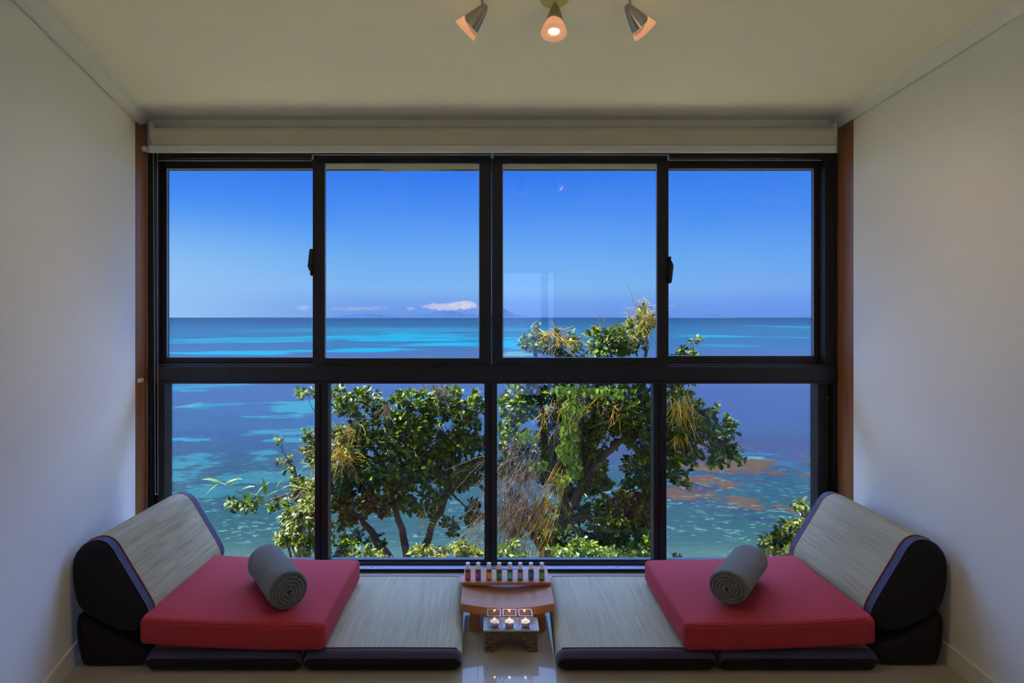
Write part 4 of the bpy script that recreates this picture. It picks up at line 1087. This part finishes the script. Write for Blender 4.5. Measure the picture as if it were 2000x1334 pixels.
def tree(name, label, base_uv, Y0, limbs, blobs, seed, cat='tree', leafm='leaf', leafL=.090, dens=1.0, shape=0, grp=None, r0=.075, cl=11):
    """limbs: list of polylines [(u,v,dY)...] with radii; blobs: (u,v,ru,rv,dY)"""
    rnd = random.Random(seed)
    bp = W(base_uv[0], base_uv[1], Y0); bp.z = ground_z(bp.x, bp.y)-.05
    root = empty(name, (bp.x, bp.y, ground_z(bp.x, bp.y))); tag(root, label, cat, grp)
    nodes = []
    def fine(pl):
        out = []
        for i in range(len(pl)-1):
            for q in range(4): out.append(pl[i].lerp(pl[i+1], q/4)+wig(rnd, .02))
        out.append(pl[-1]); return out
    for li, lm in enumerate(limbs):
        pl = [W(u, v, Y0+dY) for u, v, dY in lm[0]]
        if li == 0: pl = [bp]+pl
        f_ = fine(pl); n = len(f_); rads = [lm[1]+(lm[2]-lm[1])*i/(n-1) for i in range(n)]
        b = MB(); b.tube(f_, rads, 8); b.build('trunk' if li == 0 else 'branch', M['bark'], root, True)
        nodes += [(p, r_) for p, r_ in zip(f_, rads)][(n//3 if li == 0 else 0):]
    V = []; Fc = []; tw = MB()
    for (u, v, ru, rv, dY) in blobs:
        c = W(u, v, Y0+dY)
        near = min(nodes, key=lambda q: (q[0]-c).length + (0.25 if q[0].z > c.z+.3 else 0))
        pts = curve_pts(near[0], c, rnd, 0.0, 6, .10)
        rb = min(near[1]*.6, .022); tw.tube(pts, [rb*(1-.7*i/6) for i in range(7)], 5)
        loc = pts[2:]
        n = max(2, int(ru*rv*3.14/430*dens*4.8))
        for i in range(n):
            a = rnd.uniform(0, 6.283); r_ = math.sqrt(rnd.random())
            uu = u+math.cos(a)*r_*ru; vv = v+math.sin(a)*r_*rv; dd = dY+rnd.uniform(-1, 1)*.55*math.sqrt(max(.05, 1-r_*r_*.8))
            tip = W(uu, vv, Y0+dd); st = min(loc, key=lambda q: (q-tip).length)
            if (tip-st).length > .12:
                mid = st.lerp(tip, .5); pp = curve_pts(st, tip, rnd, -.02, 3, .12); tw.tube(pp, [.007, .005, .004, .003], 4, False)
                dr = pp[-1]-pp[-2]
            else: dr = Vector((0, 0, 1))+wig(rnd)
            dr = dr.normalized()+Vector((0, -.15, .45))+wig(rnd, .3)
            cluster(V, Fc, rnd, tip, dr, int(cl*rnd.uniform(.8, 1.3)), leafL, shape)
    o = tw.build('twigs', M['twig'], root, True); o['kind'] = 'stuff'
    o = obj('foliage', V, Fc, M[leafm], None, True); child_space(o, root); o['kind'] = 'stuff'
    return root

tree('broadleaf_tree', 'dark glossy-leaved tree with a forked trunk behind the left middle pane', (790, 1180), 7.6,
     [([(765, 1100, 0), (735, 1050, 0), (700, 1010, 0), (650, 990, .1)], .085, .02),
      ([(795, 1130, 0), (790, 1050, 0), (770, 980, .1), (745, 900, .1), (700, 840, 0)], .06, .015),
      ([(800, 1120, .1), (835, 1050, .1), (870, 980, .1), (880, 900, .1), (900, 830, .1)], .06, .015),
      ([(880, 960, .1), (915, 920, 0), (935, 950, -.1), (955, 965, -.2)], .035, .02),
      ([(700, 1010, 0), (640, 960, 0), (590, 950, 0), (540, 975, 0), (480, 985, .0)], .025, .008),
      ([(590, 950, 0), (572, 910, 0), (556, 885, 0), (546, 862, 0)], .012, .005),
      ([(745, 900, .1), (690, 880, 0), (640, 850, 0), (612, 800, .0)], .02, .008)],
     [(700, 785, 55, 28, 0), (660, 775, 22, 18, 0), (800, 800, 60, 38, .1), (880, 785, 60, 32, .1), (925, 800, 25, 40, .2), (680, 860, 42, 36, 0), (770, 850, 75, 46, 0), (870, 850, 68, 45, .1), (600, 770, 22, 10, 0),
      (612, 850, 20, 16, -.1), (610, 890, 18, 24, 0), (660, 925, 48, 40, 0), (740, 925, 85, 42, 0), (830, 915, 75, 36, .1), (905, 925, 40, 30, .1), (690, 985, 48, 26, 0), (770, 985, 52, 20, 0), (920, 1000, 18, 22, 0), (640, 975, 40, 25, -.1),
      (546, 862, 10, 7, 0), (556, 905, 18, 14, 0), (580, 935, 18, 14, 0), (600, 960, 36, 26, 0), (545, 985, 24, 10, 0), (490, 985, 26, 12, 0), (452, 985, 16, 12, 0), (700, 1045, 16, 12, .1), (730, 1060, 20, 14, .1), (880, 1030, 14, 18, 0), (835, 985, 26, 26, .2), (675, 1020, 24, 16, .1), (940, 880, 16, 40, .2), (655, 870, 20, 26, .1), (860, 960, 24, 20, .1)], 11)
tree('broadleaf_tree', 'tall dark-leaved tree with vines on its crown behind the right middle pane', (1075, 1180), 7.3,
     [([(1068, 1100, 0), (1075, 1050, 0), (1105, 1010, 0), (1140, 950, 0), (1180, 890, 0)], .12, .045),
      ([(1180, 890, 0), (1215, 860, 0), (1240, 830, 0), (1258, 760, 0), (1262, 680, 0), (1262, 630, 0)], .045, .012),
      ([(1105, 1010, 0), (1090, 920, .1), (1060, 840, .1), (1050, 740, .1), (1048, 680, .1)], .05, .012),
      ([(1140, 950, 0), (1160, 850, .2), (1170, 760, .1), (1185, 680, .1)], .04, .012),
      ([(1215, 860, 0), (1290, 830, .1), (1350, 830, .1), (1410, 860, .1), (1440, 890, 0)], .04, .01),
      ([(1080, 1045, -.1), (1130, 1008, -.2), (1170, 1012, -.2), (1205, 1000, -.2), (1235, 960, -.1)], .045, .015),
      ([(1258, 770, 0), (1300, 730, .1), (1340, 690, .1), (1362, 664, .1)], .02, .006),
      ([(1060, 1080, 0), (1020, 1010, .1), (990, 940, .1), (985, 860, .1)], .05, .015)],
     [(1050, 668, 34, 24, .1), (1048, 640, 12, 10, .1), (1095, 672, 40, 24, .1), (1180, 668, 45, 26, 0), (1222, 660, 42, 30, 0), (1262, 628, 18, 30, 0), (1340, 690, 26, 10, .1), (1362, 664, 14, 8, .1), (1150, 722, 130, 26, .1), (1300, 735, 60, 20, .1), (1030, 730, 40, 22, .1),
      (1010, 790, 40, 40, .1), (1080, 780, 55, 36, .1), (1160, 790, 65, 42, .1), (1238, 790, 45, 42, 0), (1325, 790, 38, 32, 0), (1370, 805, 28, 22, 0), (1000, 850, 32, 34, .2), (1100, 855, 52, 45, .2), (1185, 840, 55, 34, .2), (1250, 850, 35, 40, 0), (1345, 835, 52, 40, .0), (1405, 838, 36, 24, 0), (1432, 888, 22, 16, 0),
      (1400, 885, 38, 22, 0), (1325, 890, 44, 24, 0), (1240, 920, 38, 30, .2), (1205, 1000, 48, 34, -.2), (1160, 950, 34, 26, .2), (1240, 1020, 34, 32, 0), (1322, 925, 24, 12, 0), (1335, 940, 10, 10, 0), (1100, 1045, 44, 24, -.1), (1180, 1055, 44, 18, .1), (1120, 990, 30, 24, .2), (1275, 970, 20, 40, .1), (1268, 900, 24, 36, .1), (1150, 900, 40, 36, .3), (1110, 935, 36, 34, .4), (1190, 1035, 44, 34, .1), (1262, 1055, 24, 34, .1), (1060, 1010, 36, 34, .5), (1000, 1000, 28, 44, .5), (1308, 862, 26, 28, .1), (1230, 985, 40, 30, .3), (1050, 900, 40, 40, .3), (1000, 920, 30, 40, .3)], 23)

# bushes along the foot of the view
def bush(label, u, Y0, blobs, seed, leafm='leafy', L=.07, shape=1, cl=10, dens=1.5):
    base_v = max(v+rv for _, v, _, rv, _ in blobs)+25
    limbs = []
    for i, (bu, bv, ru, rv, dY) in enumerate(blobs):
        limbs.append(([((u*.7+bu*.3), base_v+30, dY*.5), ((u*.3+bu*.7), (bv+base_v)/2, dY), (bu, bv, dY)], .022, .007))
    l0 = limbs[0]
    root = tree('shrub', label, (u, base_v+60), Y0, limbs, blobs, seed, 'shrub', leafm, L, dens, shape, 'shrubs below the window', cl=cl)
    return root
bush('yellow-green shrub at the foot of the left lower pane, right of the left bolster', 590, 6.6, [(585, 1010, 34, 26, 0), (605, 985, 22, 20, 0), (572, 1050, 30, 22, 0), (600, 1060, 34, 30, 0), (555, 1045, 20, 14, 0), (630, 1040, 24, 40, .1)], 31)
bush('bright yellow-green shrub in front of the right bolster', 1560, 6.9, [(1562, 985, 14, 14, 0), (1545, 1030, 34, 18, 0), (1512, 1060, 34, 22, 0), (1580, 1020, 26, 26, 0), (1560, 1075, 50, 26, 0), (1485, 1082, 16, 12, 0)], 32, cl=12)
bush('small upright shrub with yellow tips behind the left mat', 725, 6.5, [(716, 1080, 18, 10, 0), (745, 1082, 16, 8, 0), (690, 1085, 14, 8, 0)], 33)
bush('dark leafy shrub left of the forked trunk', 682, 7.0, [(680, 1065, 22, 16, 0), (660, 1080, 12, 12, 0)], 34, 'leaf', .08, 0, 9)
bush('yellow-green shrub between the two tree trunks', 850, 6.6, [(820, 1075, 24, 14, 0), (860, 1078, 24, 12, 0), (905, 1070, 28, 18, 0), (930, 1085, 18, 10, 0)], 35)
bush('low green shrub at the foot of the vine-hung trunk', 1010, 6.4, [(985, 1078, 16, 14, 0), (1010, 1085, 22, 12, 0), (1000, 1060, 12, 10, 0)], 36, 'leafb', .06, 1)
bush('broad green shrub right of the vine-hung trunk', 1130, 6.3, [(1100, 1078, 30, 14, 0), (1140, 1075, 32, 16, 0), (1180, 1080, 30, 12, 0), (1120, 1060, 24, 10, 0)], 37, 'leafb', .07, 0)
bush('green shrub left of the third lower mullion', 1240, 6.6, [(1215, 1080, 24, 12, 0), (1250, 1075, 28, 16, 0), (1265, 1060, 10, 12, 0)], 38, 'leaf', .08, 0)
bush('tiny leafy shoot at the foot of the right lower pane', 1325, 6.8, [(1326, 1085, 9, 6, 0), (1318, 1090, 8, 5, 0)], 39, 'leaf', .06, 1, 8)

# bamboo-like reed reaching out on the left
rnd = random.Random(77); V = []; Fc = []
root = empty('reed_stem', W(640, 1100, 6.9)); gz = ground_z(root.location.x, root.location.y); root.location.z = gz
tag(root, 'slender reed stem with long curling leaves reaching left over the water', 'plant')
path = [(640, 1200), (635, 1080), (625, 1000), (600, 955), (565, 948), (520, 968), (490, 965), (460, 955), (430, 942)]
pts = [W(u, v, 6.9) for u, v in path]; pts[0].z = gz-.03
b = MB(); b.tube(pts, [.010, .009, .008, .006, .005, .004, .004, .0035, .003], 6); b.build('stem', mat('reed_green', (.16,.24,.05), .5)[0], root, True)
for (u, v, du, dv, L) in ((432, 943, -38, -12, 38), (432, 943, -36, 22, 40), (440, 945, 30, -14, 26), (470, 958, 26, -12, 26), (500, 968, 22, -30, 24), (455, 952, 8, -22, 20), (520, 968, -6, -34, 20), (480, 962, 10, 24, 22), (540, 955, 8, -20, 20), (505, 968, 12, 20, 18)):
    a = W(u, v, 6.9); c = W(u+du, v+dv, 6.88); dr = c-a; add_leaf(V, Fc, a, dr, Vector((0, -.3, 1)), dr.length, .05, 1)
o = obj('leaves', V, Fc, M['leafb'], None, True); child_space(o, root)

# vines: threads hanging over the crowns
def vine(label, Y0, areas, seed, m_, rad=.0024, name='hanging_vine', cat='vine'):
    rnd = random.Random(seed); b = MB()
    root = empty(name, W(areas[0][0], areas[0][1], Y0)); tag(root, label, cat)
    for (u, v, ru, rv, n, ang, ln, cur) in areas:
        for i in range(n):
            uu = u+rnd.gauss(0, .5)*ru; vv = v+rnd.gauss(0, .5)*rv; a = R(ang+rnd.gauss(0, cur)); L = ln*rnd.uniform(.5, 1.2)
            p = W(uu, vv, Y0+rnd.uniform(-.25, .15)); s_ = Y0/F; d = Vector((math.sin(a), 0, -math.cos(a)))*L*s_/5; pts = [p]
            for k in range(5):
                d = d+wig(rnd, .12*L*s_*(.3+cur/90)); d.z -= .003; p = p+d; pts.append(p)
            r_ = rad*rnd.uniform(.6, 1.3); b.tube(pts, [r_]*5+[r_*.5], 4, False)
    o = b.build('vine_threads', m_, root, True); o['kind'] = 'stuff'; return root
vine('mass of dry grey-brown hanging vine threads over the right trunk', 6.75,
     [(1010, 900, 60, 60, 120, -8, 90, 22), (1000, 990, 50, 60, 150, -12, 110, 20), (1045, 950, 40, 60, 60, -18, 120, 14), (1000, 1070, 50, 40, 80, -5, 60, 30), (975, 960, 20, 60, 30, 0, 90, 25), (930, 1040, 20, 40, 24, -25, 80, 16)], 51, M['dry'])
vine('orange-yellow thread vine running down the middle of the right crown', 6.7,
     [(1095, 920, 22, 30, 26, -20, 120, 8), (1075, 1000, 18, 30, 26, -18, 110, 8), (1060, 1070, 12, 20, 16, -8, 50, 12), (1150, 785, 44, 24, 26, -30, 30, 50), (1085, 800, 30, 40, 30, -15, 40, 25)], 52, M['dodder'])
vine('golden thread vine tangled on the topmost tip of the tree', 7.1, [(1262, 620, 22, 22, 110, 0, 26, 90), (1240, 650, 20, 20, 60, 0, 24, 90), (1262, 596, 12, 8, 20, 180, 18, 50)], 53, M['dodder'], .0028)
vine('golden thread vine on the low left top of the right tree', 7.1, [(1085, 655, 24, 14, 90, 0, 24, 90), (1120, 668, 20, 10, 30, 0, 20, 90), (1180, 640, 14, 12, 14, 180, 22, 40)], 54, M['dodder'], .0028)
vine('golden thread vine hanging on the right crown beside the third lower mullion', 7.0, [(1325, 780, 20, 22, 110, 5, 50, 30), (1330, 840, 12, 12, 20, 0, 36, 30), (1205, 800, 30, 20, 40, 0, 30, 90)], 55, M['dodder'], .0028)
vine('orange thread vine tangled in the left crown beside the first mullion', 7.2, [(665, 885, 26, 20, 130, 0, 26, 90), (618, 900, 16, 18, 40, 0, 26, 90), (608, 970, 16, 40, 70, 0, 36, 50), (685, 835, 20, 18, 40, 0, 26, 80), (825, 1010, 10, 20, 14, 20, 30, 20)], 56, M['dodder'], .0028)
vine('dry pinkish vine tuft on the top of the left crown', 7.2, [(755, 790, 8, 14, 30, 0, 28, 30), (850, 755, 20, 8, 24, 0, 28, 60), (870, 770, 10, 10, 14, 180, 30, 20)], 57, M['dry'], .0028)
# bright creeper leaves draped down the right tree
rnd = random.Random(91); V = []; Fc = []; b = MB()
root = empty('leafy_creeper', W(1110, 790, 6.75)); tag(root, 'bright green leafy creeper draped down the middle of the right crown', 'vine')
for (u, v, ru, rv, n) in ((1120, 762, 44, 12, 50), (1118, 800, 22, 20, 70), (1112, 840, 18, 28, 110), (1108, 880, 20, 22, 90), (1122, 912, 14, 24, 50), (1050, 905, 22, 9, 30), (1030, 850, 24, 12, 30), (1098, 935, 14, 14, 20), (1185, 765, 40, 12, 30)):
    for i in range(int(n*1.6)):
        a = rnd.uniform(0, 6.283); r_ = math.sqrt(rnd.random()); p = W(u+math.cos(a)*ru*r_, v+math.sin(a)*rv*r_, 6.75+rnd.uniform(-.12, .15))
        add_leaf(V, Fc, p, Vector((rnd.uniform(-.5, .5), -.25, -1)), Vector((-.3, -.7, .7))+wig(rnd, .8), .055*rnd.uniform(.6, 1.3), .05, 2)
for i in range(14):
    p = W(1105+rnd.uniform(-30, 30), 770+rnd.uniform(-10, 40), 6.78); q = p+Vector((rnd.uniform(-.15, .15), 0, -rnd.uniform(.5, 1.0))); b.tube(curve_pts(p, q, rnd, 0, 5, .06), .004, 4, False)
o = obj('leaves', V, Fc, M['leafb'], None, True); child_space(o, root); o['kind'] = 'stuff'
o = b.build('creeper_stems', M['twig'], root, True); o['kind'] = 'stuff'
